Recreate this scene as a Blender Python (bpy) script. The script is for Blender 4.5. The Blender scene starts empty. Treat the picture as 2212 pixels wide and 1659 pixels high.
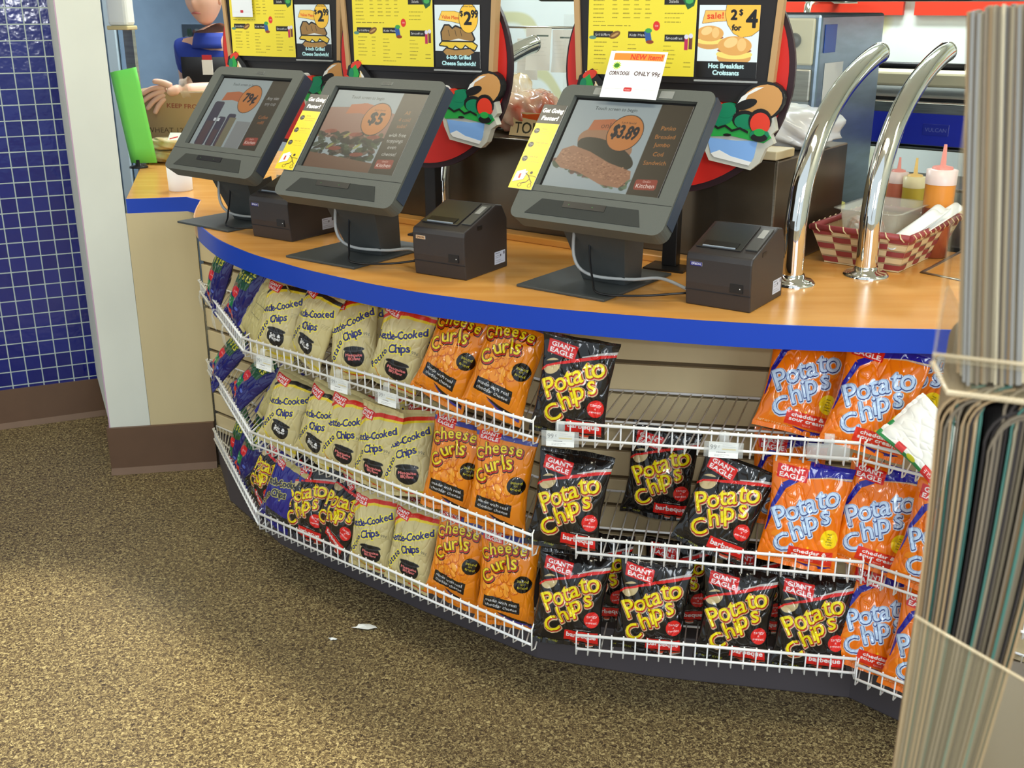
import bpy, bmesh, math, random
import numpy as np
from mathutils import Matrix, Vector
random.seed(7)
sc = bpy.context.scene
COL = sc.collection
R = math.radians
# ---------------------------------------------------------------- camera
CAM_H, FPX, PITCH = 1.55, 2350.0, R(19.3)
cam = bpy.data.cameras.new('camera'); cam.sensor_width = 36.0; cam.sensor_fit = 'HORIZONTAL'
cam.lens = 36.0*FPX/2212.0; cam.clip_start = 0.05; cam.clip_end = 100
camo = bpy.data.objects.new('camera', cam); COL.objects.link(camo)
camo.location = (0, 0, CAM_H); camo.rotation_euler = (R(90)-PITCH, 0, 0)
sc.camera = camo
cam.dof.use_dof = True; cam.dof.focus_distance = 2.6; cam.dof.aperture_fstop = 13.0
# ---------------------------------------------------------------- view and light
sc.view_settings.view_transform = 'Standard'; sc.view_settings.look = 'None'
sc.view_settings.gamma = 1.0; sc.view_settings.use_curve_mapping = False
sc.view_settings.exposure = 0.12
w = bpy.data.worlds.new('daylight'); sc.world = w; w.use_nodes = True
bg = w.node_tree.nodes['Background']; bg.inputs[0].default_value = (0.80, 0.92, 1.0, 1); bg.inputs[1].default_value = 0.85
def lamp(name, typ, loc, rot, energy, color=(1, 1, 1), **kw):
    l = bpy.data.lights.new(name, typ); l.energy = energy; l.color = color
    for k, v in kw.items(): setattr(l, k, v)
    o = bpy.data.objects.new(name, l); COL.objects.link(o); o.location = loc; o.rotation_euler = rot
    return o
def aim(o, tgt):
    d = Vector(tgt)-o.location; o.rotation_euler = d.to_track_quat('-Z', 'Y').to_euler()
sun = lamp('sun', 'SUN', (5, -4, 6), (0, 0, 0), 4.6, (1.0, 0.92, 0.72), angle=R(3.0))
_h = Vector((0.762, -0.647, 0)); _d = -(_h*math.cos(R(50))+Vector((0, 0, math.sin(R(50)))))
sun.rotation_euler = _d.to_track_quat('-Z', 'Y').to_euler()
for i, (x, y) in enumerate([(-2.6, 1.5), (-1.5, 3.0), (0.6, 1.6), (1.4, 4.4), (-0.9, 5.0), (2.6, 1.4)]):
    kit = y > 4
    lamp('ceiling_tube_light', 'AREA', (x, y, 2.82), (0, 0, R(-36)), 50 if kit else 19,
         (0.90, 1.0, 1.0) if kit else (1.0, 0.93, 0.72), shape='RECTANGLE', size=1.2, size_y=0.28)
flash = lamp('camera_flash', 'AREA', (0.03, -0.05, 1.62), (R(72), 0, 0), 6, (0.95, 0.97, 1.0), shape='RECTANGLE', size=0.05, size_y=0.03)
win = lamp('storefront_daylight', 'AREA', (1.6, -1.6, 2.3), (0, 0, 0), 62, (0.86, 0.94, 1.0), shape='RECTANGLE', size=1.6, size_y=1.2)
aim(win, (0.9, 2.3, 0.5))
# ---------------------------------------------------------------- pixel helper: photo pixel + height -> floor plan point
def at(u, v, z):
    x = (u-1106)/FPX; y = -(v-829.5)/FPX; c, s = math.cos(PITCH), math.sin(PITCH)
    d = (x, c+y*s, -s+y*c); t = (z-CAM_H)/d[2]
    return d[0]*t, d[1]*t
def aty(u, v, Y):
    x = (u-1106)/FPX; y = -(v-829.5)/FPX; c, s = math.cos(PITCH), math.sin(PITCH)
    d = (x, c+y*s, -s+y*c); t = Y/d[1]
    return Vector((d[0]*t, Y, CAM_H+d[2]*t))
# ---------------------------------------------------------------- materials
def lin(c):
    return tuple((x/12.92 if x <= 0.04045 else ((x+0.055)/1.055)**2.4) for x in c)
def srgb(r, g, b): return lin((r/255., g/255., b/255.))
_M = {}
def mat(name, rgb, rough=0.5, metal=0.0, coat=0.0, noise=None, bump=None, alpha=None, trans=0, emit=0, spec=0.5, rgb2=None, aniso=0):
    if name in _M: return _M[name]
    m = bpy.data.materials.new(name); m.use_nodes = True; nt = m.node_tree; b = nt.nodes['Principled BSDF']
    col = srgb(*rgb)
    b.inputs['Base Color'].default_value = (*col, 1); b.inputs['Roughness'].default_value = rough
    b.inputs['Metallic'].default_value = metal; b.inputs['Coat Weight'].default_value = coat
    b.inputs['Specular IOR Level'].default_value = spec
    b.inputs['Transmission Weight'].default_value = trans
    if alpha is not None: b.inputs['Alpha'].default_value = alpha
    if emit: b.inputs['Emission Color'].default_value = (*col, 1); b.inputs['Emission Strength'].default_value = emit
    tc = nt.nodes.new('ShaderNodeTexCoord')
    if noise:
        sc_, amt = noise[0], noise[1]; stretch = noise[2] if len(noise) > 2 else (1, 1, 1)
        mp = nt.nodes.new('ShaderNodeMapping'); mp.inputs['Scale'].default_value = stretch
        nz = nt.nodes.new('ShaderNodeTexNoise'); nz.inputs['Scale'].default_value = sc_; nz.inputs['Detail'].default_value = 5
        rp = nt.nodes.new('ShaderNodeValToRGB')
        c2 = srgb(*rgb2) if rgb2 else tuple(x*(1-amt) for x in col)
        rp.color_ramp.elements[0].color = (*c2, 1); rp.color_ramp.elements[1].color = (*col, 1)
        rp.color_ramp.elements[0].position = 0.35; rp.color_ramp.elements[1].position = 0.62
        nt.links.new(tc.outputs['Object'], mp.inputs[0]); nt.links.new(mp.outputs[0], nz.inputs['Vector'])
        nt.links.new(nz.outputs['Fac'], rp.inputs[0]); nt.links.new(rp.outputs[0], b.inputs['Base Color'])
    if bump:
        nb = nt.nodes.new('ShaderNodeTexNoise'); nb.inputs['Scale'].default_value = bump[0]
        bp = nt.nodes.new('ShaderNodeBump'); bp.inputs['Strength'].default_value = bump[1]; bp.inputs['Distance'].default_value = 0.002
        nt.links.new(tc.outputs['Object'], nb.inputs['Vector']); nt.links.new(nb.outputs['Fac'], bp.inputs['Height'])
        nt.links.new(bp.outputs[0], b.inputs['Normal'])
    _M[name] = m; return m
def vmat(name, rough=0.4, coat=0.0, bump=None, emit=0.0, metal=0.0, spec=0.5):
    """printed surface: its artwork is a colour attribute laid on the mesh"""
    if name in _M: return _M[name]
    m = mat(name, (255, 255, 255), rough, metal, coat, bump=bump, spec=spec); nt = m.node_tree; b = nt.nodes['Principled BSDF']
    a = nt.nodes.new('ShaderNodeAttribute'); a.attribute_name = 'print'
    nt.links.new(a.outputs['Color'], b.inputs['Base Color'])
    if emit:
        nt.links.new(a.outputs['Color'], b.inputs['Emission Color']); b.inputs['Emission Strength'].default_value = emit
    return m
# ---------------------------------------------------------------- mesh builder
class MB:
    def __init__(s): s.v = []; s.f = []; s.m = []; s.mats = []; s.sm = []; s.cur = 0; s.X = Matrix.Identity(4)
    def use(s, m):
        if m not in s.mats: s.mats.append(m)
        s.cur = s.mats.index(m); return s
    def xf(s, M=None): s.X = M if M is not None else Matrix.Identity(4); return s
    def add(s, vs, fs, smooth=False):
        n = len(s.v)
        s.v += [tuple(s.X @ Vector(p)) for p in vs]
        for f in fs: s.f.append(tuple(i+n for i in f)); s.m.append(s.cur); s.sm.append(smooth)
        return s
    def box(s, x0, x1, y0, y1, z0, z1):
        v = [(x, y, z) for x in (x0, x1) for y in (y0, y1) for z in (z0, z1)]
        return s.add(v, [(0, 1, 3, 2), (4, 6, 7, 5), (0, 4, 5, 1), (2, 3, 7, 6), (0, 2, 6, 4), (1, 5, 7, 3)])
    def prism(s, pts, z0, z1, axis='z', smooth=False):
        n = len(pts)
        ar = sum(pts[i][0]*pts[(i+1) % n][1]-pts[(i+1) % n][0]*pts[i][1] for i in range(n))
        if ar < 0: pts = pts[::-1]
        if axis == 'z': mk = lambda p, h: (p[0], p[1], h)
        elif axis == 'y': mk = lambda p, h: (p[0], h, p[1])
        else: mk = lambda p, h: (h, p[0], p[1])
        v = [mk(p, z0) for p in pts]+[mk(p, z1) for p in pts]
        s.add(v, [tuple(range(n))[::-1], tuple(range(n, 2*n))])
        return s.add(v, [(i, (i+1) % n, (i+1) % n+n, i+n) for i in range(n)], smooth)
    def tube(s, path, r, seg=8, cap=True, radii=None):
        P = [Vector(p) for p in path]; n = len(P); vs = []; up = None
        for i, p in enumerate(P):
            t = (P[min(i+1, n-1)]-P[max(i-1, 0)]).normalized()
            if up is None: up = t.orthogonal().normalized()
            up = (up-t*up.dot(t)); up = up.normalized() if up.length > 1e-6 else t.orthogonal().normalized()
            b = t.cross(up); rr = radii[i] if radii else r
            vs += [p+(up*math.cos(a)+b*math.sin(a))*rr for a in [2*math.pi*k/seg for k in range(seg)]]
        fs = [(i*seg+k, i*seg+(k+1) % seg, (i+1)*seg+(k+1) % seg, (i+1)*seg+k) for i in range(n-1) for k in range(seg)]
        s.add(vs, fs, True)
        if cap: s.add(vs[:seg], [tuple(range(seg))[::-1]]); s.add(vs[-seg:], [tuple(range(seg))])
        return s
    def lathe(s, prof, c=(0, 0, 0), seg=24):
        vs = [(c[0]+r*math.cos(a), c[1]+r*math.sin(a), c[2]+z) for r, z in prof for a in [2*math.pi*k/seg for k in range(seg)]]
        n = len(prof)
        fs = [(i*seg+k, i*seg+(k+1) % seg, (i+1)*seg+(k+1) % seg, (i+1)*seg+k) for i in range(n-1) for k in range(seg)]
        return s.add(vs, fs, True)
    def ell(s, c, r, seg=14, rings=9):
        prof = [(max(1e-5, math.sin(math.pi*i/rings)), -math.cos(math.pi*i/rings)) for i in range(rings+1)]
        vs = [(c[0]+r[0]*p*math.cos(a), c[1]+r[1]*p*math.sin(a), c[2]+r[2]*q) for p, q in prof for a in [2*math.pi*k/seg for k in range(seg)]]
        fs = [(i*seg+k, i*seg+(k+1) % seg, (i+1)*seg+(k+1) % seg, (i+1)*seg+k) for i in range(rings) for k in range(seg)]
        return s.add(vs, fs, True)
    def grid(s, fn, nu, nv, smooth=True):
        vs = [fn(i/nu, j/nv) for j in range(nv+1) for i in range(nu+1)]
        return s.add(vs, [(j*(nu+1)+i, j*(nu+1)+i+1, (j+1)*(nu+1)+i+1, (j+1)*(nu+1)+i) for j in range(nv) for i in range(nu)], smooth)
    def build(s, name, parent=None, bevel=0, solid=0, sub=0, M=None, weld=True):
        me = bpy.data.meshes.new(name); me.from_pydata(s.v, [], s.f)
        for m in s.mats: me.materials.append(m)
        me.polygons.foreach_set('material_index', s.m); me.polygons.foreach_set('use_smooth', s.sm)
        bm = bmesh.new(); bm.from_mesh(me)
        if weld: bmesh.ops.remove_doubles(bm, verts=bm.verts, dist=1e-6)
        bmesh.ops.recalc_face_normals(bm, faces=bm.faces); bm.to_mesh(me); bm.free()
        me.update()
        o = bpy.data.objects.new(name, me); COL.objects.link(o)
        if parent: o.parent = parent
        if M is not None: o.matrix_local = M
        if solid: q = o.modifiers.new('thickness', 'SOLIDIFY'); q.thickness = solid
        if bevel:
            q = o.modifiers.new('bevel', 'BEVEL'); q.width = bevel; q.segments = 2; q.limit_method = 'ANGLE'; q.angle_limit = R(40); q.harden_normals = False
        if sub: q = o.modifiers.new('sub', 'SUBSURF'); q.levels = sub; q.render_levels = sub
        return o
def tag(o, label, cat, group=None, kind=None):
    o['label'] = label; o['category'] = cat
    if group: o['group'] = group
    if kind: o['kind'] = kind
    return o
def struct(o): o['kind'] = 'structure'; return o
def thing(name, loc, phi, label, cat, group=None):
    """Empty at the thing's base; phi = clockwise turn in plan, local x right, y away"""
    o = bpy.data.objects.new(name, None); COL.objects.link(o); o.empty_display_size = 0.05
    o.location = loc; o.rotation_euler = (0, 0, R(-phi)); return tag(o, label, cat, group)
def copy_tree(o, parent=None):
    c = o.copy(); COL.objects.link(c)
    if parent: c.parent = parent
    for ch in [x for x in bpy.data.objects if x.parent == o and x != c]:
        copy_tree(ch, c)
    return c
T4 = Matrix.Translation
def RX(a): return Matrix.Rotation(R(a), 4, 'X')
def RY(a): return Matrix.Rotation(R(a), 4, 'Y')
def RZ(a): return Matrix.Rotation(R(a), 4, 'Z')
# ---------------------------------------------------------------- printed artwork raster (numpy), units = mm
_G = {}
def glyph(st):
    if st in _G: return _G[st]
    cu = bpy.data.curves.new('t', 'FONT'); cu.body = st; cu.size = 1.0; cu.resolution_u = 3
    ob = bpy.data.objects.new('t', cu); COL.objects.link(ob)
    dg = bpy.context.evaluated_depsgraph_get(); me = ob.evaluated_get(dg).to_mesh(); me.calc_loop_triangles()
    V = np.array([(v.co.x, v.co.y) for v in me.vertices]).reshape(-1, 2)
    Tt = np.array([t.vertices[:] for t in me.loop_triangles], dtype=int).reshape(-1, 3)
    ob.evaluated_get(dg).to_mesh_clear(); bpy.data.objects.remove(ob); bpy.data.curves.remove(cu)
    _G[st] = (V, Tt); return _G[st]
class Cv:
    SS = 2
    def __init__(s, w, h, k, bgc):
        s.w, s.h, s.k = w, h, k; s.nx, s.ny = int(w*k), int(h*k)
        s.a = np.zeros((s.ny, s.nx, 3)); s.a[:] = np.array(bgc)/255.
        s.NX, s.NY = s.nx*2, s.ny*2
    def _p(s, pts):
        return np.asarray(pts, float)*s.k*2
    def _down(s, m): return m.reshape(s.ny, 2, s.nx, 2).mean((1, 3))
    def poly(s, pts, blank=None):
        P = s._p(pts); m = np.zeros((s.NY, s.NX)) if blank is None else blank
        x0, y0 = np.floor(P.min(0)).astype(int); x1, y1 = np.ceil(P.max(0)).astype(int)
        x0, y0 = max(x0, 0), max(y0, 0); x1, y1 = min(x1, s.NX), min(y1, s.NY)
        if x1 <= x0 or y1 <= y0: return m
        X, Y = np.meshgrid(np.arange(x0, x1)+.5, np.arange(y0, y1)+.5); ins = np.zeros(X.shape, bool)
        Q = np.roll(P, -1, 0)
        for (ax, ay), (bx, by) in zip(P, Q):
            if ay == by: continue
            c = ((ay > Y) != (by > Y)) & (X < (bx-ax)*(Y-ay)/(by-ay)+ax); ins ^= c
        m[y0:y1, x0:x1] = np.maximum(m[y0:y1, x0:x1], ins); return m
    def ell(s, cx, cy, rx, ry=None, rot=0):
        ry = ry or rx; a = np.linspace(0, 2*np.pi, 40, endpoint=False); c, q = math.cos(R(rot)), math.sin(R(rot))
        x, y = rx*np.cos(a), ry*np.sin(a); return s.poly(np.stack([cx+x*c-y*q, cy+x*q+y*c], 1))
    def rect(s, x0, y0, x1, y1, rot=0, r=0):
        cx, cy = (x0+x1)/2, (y0+y1)/2; c, q = math.cos(R(rot)), math.sin(R(rot)); o = []
        if r:
            for (X, Y, a0) in ((x1-r, y1-r, 0), (x0+r, y1-r, 90), (x0+r, y0+r, 180), (x1-r, y0+r, 270)):
                for a in range(0, 91, 18): o.append((X+r*math.cos(R(a0+a)), Y+r*math.sin(R(a0+a))))
        else: o = [(x0, y0), (x1, y0), (x1, y1), (x0, y1)]
        return s.poly([(cx+(x-cx)*c-(y-cy)*q, cy+(x-cx)*q+(y-cy)*c) for x, y in o])
    def band(s, pts, wd):
        m = np.zeros((s.NY, s.NX))
        for i in range(len(pts)-1):
            (x0, y0), (x1, y1) = pts[i], pts[i+1]; L = math.hypot(x1-x0, y1-y0) or 1
            w0 = wd[i] if hasattr(wd, '__len__') else wd; w1 = wd[i+1] if hasattr(wd, '__len__') else wd
            nx, ny = -(y1-y0)/L/2, (x1-x0)/L/2; ex, ey = (x1-x0)/L*.3, (y1-y0)/L*.3
            s.poly([(x0+nx*w0-ex, y0+ny*w0-ey), (x1+nx*w1+ex, y1+ny*w1+ey), (x1-nx*w1+ex, y1-ny*w1+ey), (x0-nx*w0-ex, y0-ny*w0-ey)], m)
        return m
    def text(s, st, x, y, size, rot=0, shear=0, anchor='l', width=None, sx=1.0, m=None):
        """size = cap height; anchor l / c (x = centre; y = baseline) / m (both centred)"""
        V, Tt = glyph(st)
        if not len(V): return np.zeros((s.NY, s.NX)) if m is None else m
        V = V.copy(); lo, hi = V.min(0), V.max(0); sc_ = size/0.73
        if width: sx = width/((hi[0]-lo[0])*sc_)
        V[:, 0] -= lo[0] if anchor == 'l' else (lo[0]+hi[0])/2
        if anchor == 'm': V[:, 1] -= (lo[1]+hi[1])/2
        V[:, 0] = V[:, 0]*sx+V[:, 1]*shear; V *= sc_
        c, q = math.cos(R(rot)), math.sin(R(rot))
        W = np.stack([x+V[:, 0]*c-V[:, 1]*q, y+V[:, 0]*q+V[:, 1]*c], 1)*s.k*2
        if m is None: m = np.zeros((s.NY, s.NX))
        for t in Tt:
            a, b, d = W[t[0]], W[t[1]], W[t[2]]
            x0 = max(int(min(a[0], b[0], d[0])-.5), 0); x1 = min(int(max(a[0], b[0], d[0])+1.5), s.NX)
            y0 = max(int(min(a[1], b[1], d[1])-.5), 0); y1 = min(int(max(a[1], b[1], d[1])+1.5), s.NY)
            if x1 <= x0 or y1 <= y0: continue
            X = np.arange(x0, x1)+.5; Y = (np.arange(y0, y1)+.5)[:, None]
            e = lambda p, r: (r[0]-p[0])*(Y-p[1])-(r[1]-p[1])*(X-p[0])
            A, B, D = e(a, b), e(b, d), e(d, a)
            m[y0:y1, x0:x1] = np.maximum(m[y0:y1, x0:x1], ((A >= -.01) & (B >= -.01) & (D >= -.01)) | ((A <= .01) & (B <= .01) & (D <= .01)))
        return m
    def dil(s, m, r):
        n = r*s.k*2; out = m.copy(); N = int(math.ceil(n))
        for dy in range(-N, N+1):
            for dx in range(-N, N+1):
                if (dx or dy) and dx*dx+dy*dy <= n*n+.3:
                    ys, yd = (slice(max(0, -dy), s.NY-max(0, dy)), slice(max(0, dy), s.NY-max(0, -dy)))
                    xs, xd = (slice(max(0, -dx), s.NX-max(0, dx)), slice(max(0, dx), s.NX-max(0, -dx)))
                    out[yd, xd] = np.maximum(out[yd, xd], m[ys, xs])
        return out
    def shift(s, m, dx, dy):
        return np.roll(np.roll(m, int(round(dx*s.k*2)), 1), int(round(dy*s.k*2)), 0)
    def put(s, m, c, a=1.0):
        d = s._down(m)[:, :, None]*a; s.a = s.a*(1-d)+np.array(c)/255.*d; return s
    def lines(s, x0, y0, x1, n, dy, c, th=.7, seed=0):
        """illegible small print: uneven dashes"""
        rr = random.Random(seed)
        for i in range(n):
            e = x0+(x1-x0)*rr.uniform(.55, 1); x = x0
            while x < e:
                L = rr.uniform(1.5, 5)*(x1-x0)/30; s.put(s.rect(x, y0-i*dy-th/2, min(x+L, e), y0-i*dy+th/2), c, .75); x += L+(x1-x0)/30*.7
    def lin(s):
        a = np.clip(s.a, 0, 1); return np.where(a <= .04045, a/12.92, ((a+.055)/1.055)**2.4)
def vnoise(X, Y, f, seed):
    rg = np.random.RandomState(seed); g = rg.rand(64, 64); x, y = X*f, Y*f
    xi, yi = np.floor(x).astype(int), np.floor(y).astype(int); fx, fy = x-xi, y-yi
    fx = fx*fx*(3-2*fx); fy = fy*fy*(3-2*fy); g2 = lambda a, b: g[b % 64, a % 64]
    return (g2(xi, yi)*(1-fx)+g2(xi+1, yi)*fx)*(1-fy)+(g2(xi, yi+1)*(1-fx)+g2(xi+1, yi+1)*fx)*fy
def grid_mesh(name, P, C, mats, extra=None):
    """P (rows, cols, 3) positions, C matching colours or None"""
    ny, nx = P.shape[:2]; me = bpy.data.meshes.new(name)
    idx = np.arange(ny*nx).reshape(ny, nx)
    q = np.stack([idx[:-1, :-1], idx[:-1, 1:], idx[1:, 1:], idx[1:, :-1]], -1).reshape(-1, 4)
    V = P.reshape(-1, 3); nf = len(q); mi = np.zeros(nf, int); Cc = C.reshape(-1, 3) if C is not None else None
    if extra is not None:
        EV, EF, EM, EC = extra; q = np.concatenate([q, np.array(EF)+len(V)]); V = np.concatenate([V, np.array(EV)])
        mi = np.concatenate([mi, np.full(len(EF), EM)])
        if Cc is not None: Cc = np.concatenate([Cc, np.tile(EC, (len(EV), 1))])
    me.vertices.add(len(V)); me.vertices.foreach_set('co', V.astype(np.float32).ravel())
    me.loops.add(len(q)*4); me.loops.foreach_set('vertex_index', q.astype(np.int32).ravel())
    me.polygons.add(len(q)); me.polygons.foreach_set('loop_start', np.arange(0, len(q)*4, 4, dtype=np.int32))
    me.polygons.foreach_set('loop_total', np.full(len(q), 4, dtype=np.int32))
    me.update(calc_edges=True)
    if Cc is not None:
        ca = me.color_attributes.new('print', 'FLOAT_COLOR', 'POINT')
        ca.data.foreach_set('color', np.concatenate([Cc, np.ones((len(Cc), 1))], 1).astype(np.float32).ravel())
    for m in mats: me.materials.append(m)
    me.polygons.foreach_set('material_index', mi.astype(np.int32))
    sm = np.ones(len(q), bool); sm[nf:] = False
    me.polygons.foreach_set('use_smooth', sm); me.validate(); return me
def panel(name, cv, parent, M, m, thick=0.0008, back=None, fn=None, edge=(235, 235, 235)):
    """printed card: cv covers (0..w, 0..h) mm in local x,z; front faces -y"""
    ny, nx = cv.ny, cv.nx; wv, hv = cv.w/1000., cv.h/1000.
    X, Z = np.meshgrid(np.linspace(0, wv, nx), np.linspace(0, hv, ny)); Y = np.zeros_like(X) if fn is None else fn(X/wv, Z/hv)
    P = np.stack([X, Y, Z], -1); t = thick
    if fn is None:
        ev = [(0, 0, 0), (wv, 0, 0), (wv, 0, hv), (0, 0, hv), (0, t, 0), (wv, t, 0), (wv, t, hv), (0, t, hv)]
        ef = [(5, 4, 7, 6), (0, 4, 5, 1), (1, 5, 6, 2), (2, 6, 7, 3), (3, 7, 4, 0)]
    else:
        r = [0, ny-1]; n = 24; ii = np.linspace(0, nx-1, n).astype(int); jj = np.linspace(0, ny-1, n).astype(int)
        ev = [tuple(P[j, i]+np.array([0, t, 0])) for j in jj for i in ii]
        ef = [(b*n+a+1, b*n+a, (b+1)*n+a, (b+1)*n+a+1) for b in range(n-1) for a in range(n-1)]
    me = grid_mesh(name, P, cv.lin(), [m, back or m], (ev, ef, 1 if back else 0, lin([c/255. for c in edge])))
    o = bpy.data.objects.new(name, me); COL.objects.link(o)
    if parent: o.parent = parent
    o.matrix_local = M; return o
# ================================================================ artwork
BLK = (16, 14, 15); WHT = (245, 245, 245); RED = (214, 32, 28); CRM = (206, 178, 140)
def badge(c, x, y, w, h, rot=-8, sh=0.0):
    c.put(c.rect(x, y, x+w, y+h, rot, 2.5), RED)
    cx, cy = x+w/2, y+h/2; q, s_ = math.cos(R(rot)), math.sin(R(rot))
    for st, dy, wd in (('GIANT', .20, .78), ('EAGLE', -.23, .82)):
        m = c.text(st, cx-dy*h*s_, cy+dy*h*q, h*.33, rot, 0, 'm', w*wd); c.put(c.dil(m, .55), WHT)
def wobble(c, letters, W, H, styles):
    one = [c.dil(c.text(ch, x*W, y*H, s_*H, rot, 0, 'm', sx=.98), .8) for ch, x, y, s_, rot in letters]
    m = np.maximum.reduce(one)
    for r, dx, dy, col in styles[:-2]: c.put(c.shift(c.dil(m, r) if r else m, dx, dy), col)
    (r, dx, dy, col), (_, _, _, fill) = styles[-2:]
    for q in one: c.put(c.shift(c.dil(q, r), dx, dy), col); c.put(q, fill)
POT = [('P', .165, .465, .195, 32), ('o', .315, .51, .185, 28), ('t', .425, .575, .19, 24), ('a', .54, .605, .19, 22), ('t', .660, .675, .20, 18), ('o', .80, .69, .205, 14),
       ('C', .265, .225, .175, 34), ('h', .405, .365, .185, 30), ('i', .500, .42, .18, 26), ('p', .605, .425, .19, 24), ('s', .755, .525, .19, 20)]
def art_bbq():
    W, H = 165, 225; c = Cv(W, H, 1.15, (22, 19, 18))
    c.put(c.ell(.15*W, .66*H, .13*W, .07*H, 35), (196, 176, 130))
    c.put(c.band([(.0, .66*H), (.2*W, .70*H), (.45*W, .76*H), (.75*W, .83*H), (W, .86*H)], [12, 9, 7, 8, 10]), (20, 17, 16))
    c.put(c.band([(0, .60*H), (.08*W, .655*H), (.25*W, .70*H), (.5*W, .755*H), (.8*W, .82*H), (W, .855*H)], [4, 4, 5, 7, 8, 8]), RED)
    c.put(c.band([(.55*W, .79*H), (.8*W, .845*H), (W, .875*H)], [2, 5, 7]), (190, 185, 180))
    for x in range(0, 52, 3): c.put(c.rect(6+x, .955*H-.1*x, 7.6+x, .955*H+1-.1*x), (170, 170, 170))
    badge(c, .07*W, .765*H, .40*W, .135*H)
    wobble(c, POT, W, H, [(3.6, 2.2, -2.0, CRM), (1.9, 1.4, -1.4, (196, 30, 20)), (1.0, .4, -.4, (120, 40, 14)), (0, 0, 0, (240, 222, 22))])
    c.put(c.ell(.85*W, .325*H, .115*W, .085*H), (222, 36, 32))
    for st, y, w_ in (('tangy', .355, 26), ('&', .325, 4), ('sweet', .292, 27)): c.put(c.dil(c.text(st, .85*W, y*H, 6.5 if len(st) > 1 else 4, 0, 0, 'm', w_), .25), WHT)
    c.put(c.rect(.47*W, .07*H, .95*W, .185*H), (222, 32, 28))
    c.put(c.dil(c.text('barbeque', .71*W, .13*H, 12, 0, 0, 'm', .42*W), .7), WHT)
    for x in range(0, 40, 3): c.put(c.rect(.6*W+x, .20*H, .6*W+x+1.5, .20*H+1), WHT)
    c.put(c.band([(.55*W, .055*H), (.75*W, .035*H), (.95*W, .06*H)], [2, 7, 2]), (200, 70, 40))
    c.put(c.band([(.62*W, .03*H), (.78*W, .02*H), (.95*W, .045*H)], [1, 4, 1]), (200, 190, 180))
    c.put(c.text('NET WT. 2.5 OZ (70.8g)', .05*W, .035*H, 4, -2), (200, 200, 30)); return c
def art_ched():
    W, H = 172, 232; c = Cv(W, H, 1.12, (236, 118, 12))
    c.put(c.rect(.45*W, .87*H, W, H), (24, 24, 150))
    c.put(c.band([(.02*W, .30*H), (.05*W, .55*H), (.16*W, .74*H), (.40*W, .86*H), (.7*W, .92*H), (W, .94*H)], [2, 9, 13, 12, 18, 20]), (26, 26, 150))
    c.put(c.band([(.40*W, .83*H), (.7*W, .875*H), (W, .885*H)], [1, 3, 5]), (205, 180, 150))
    badge(c, .06*W, .80*H, .38*W, .125*H, -2)
    for i, x, y in ((0, .2, .15), (1, .16, .30), (2, .86, .60)): c.put(c.ell(x*W, y*H, 10, 7, 30), (240, 140, 30), .8)
    wobble(c, POT, W, H, [(3.4, 1.5, -1.6, (198, 214, 236)), (1.5, .6, -.7, (30, 50, 120)), (0, 0, 0, (196, 220, 246))])
    c.put(c.ell(.86*W, .325*H, .115*W, .09*H), (248, 214, 20))
    for i, st in enumerate(('Made', 'with', 'REAL', 'Cheddar', 'Cheese')): c.put(c.text(st, .86*W, (.372-.024*i)*H, 3.3, 0, 0, 'm'), (40, 40, 20))
    c.put(c.rect(.36*W, .075*H, .93*W, .205*H, -1), (222, 48, 24))
    c.put(c.dil(c.text('cheddar &', .64*W, .175*H, 8, 0, 0, 'm', .42*W), .45), WHT)
    c.put(c.dil(c.text('sour cream', .64*W, .13*H, 8, 0, 0, 'm', .46*W), .45), WHT)
    c.put(c.text('flavored', .64*W, .095*H, 4, 0, 0, 'm'), WHT); c.put(c.ell(.60*W, .215*H, 2.6), (250, 190, 20))
    c.put(c.band([(.48*W, .065*H), (.7*W, .035*H), (.92*W, .06*H)], [1, 8, 2]), (30, 24, 140))
    c.put(c.text('NET WT. 2.5 OZ (70.8g)', .05*W, .055*H, 5, -3), (246, 226, 200)); return c
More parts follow.
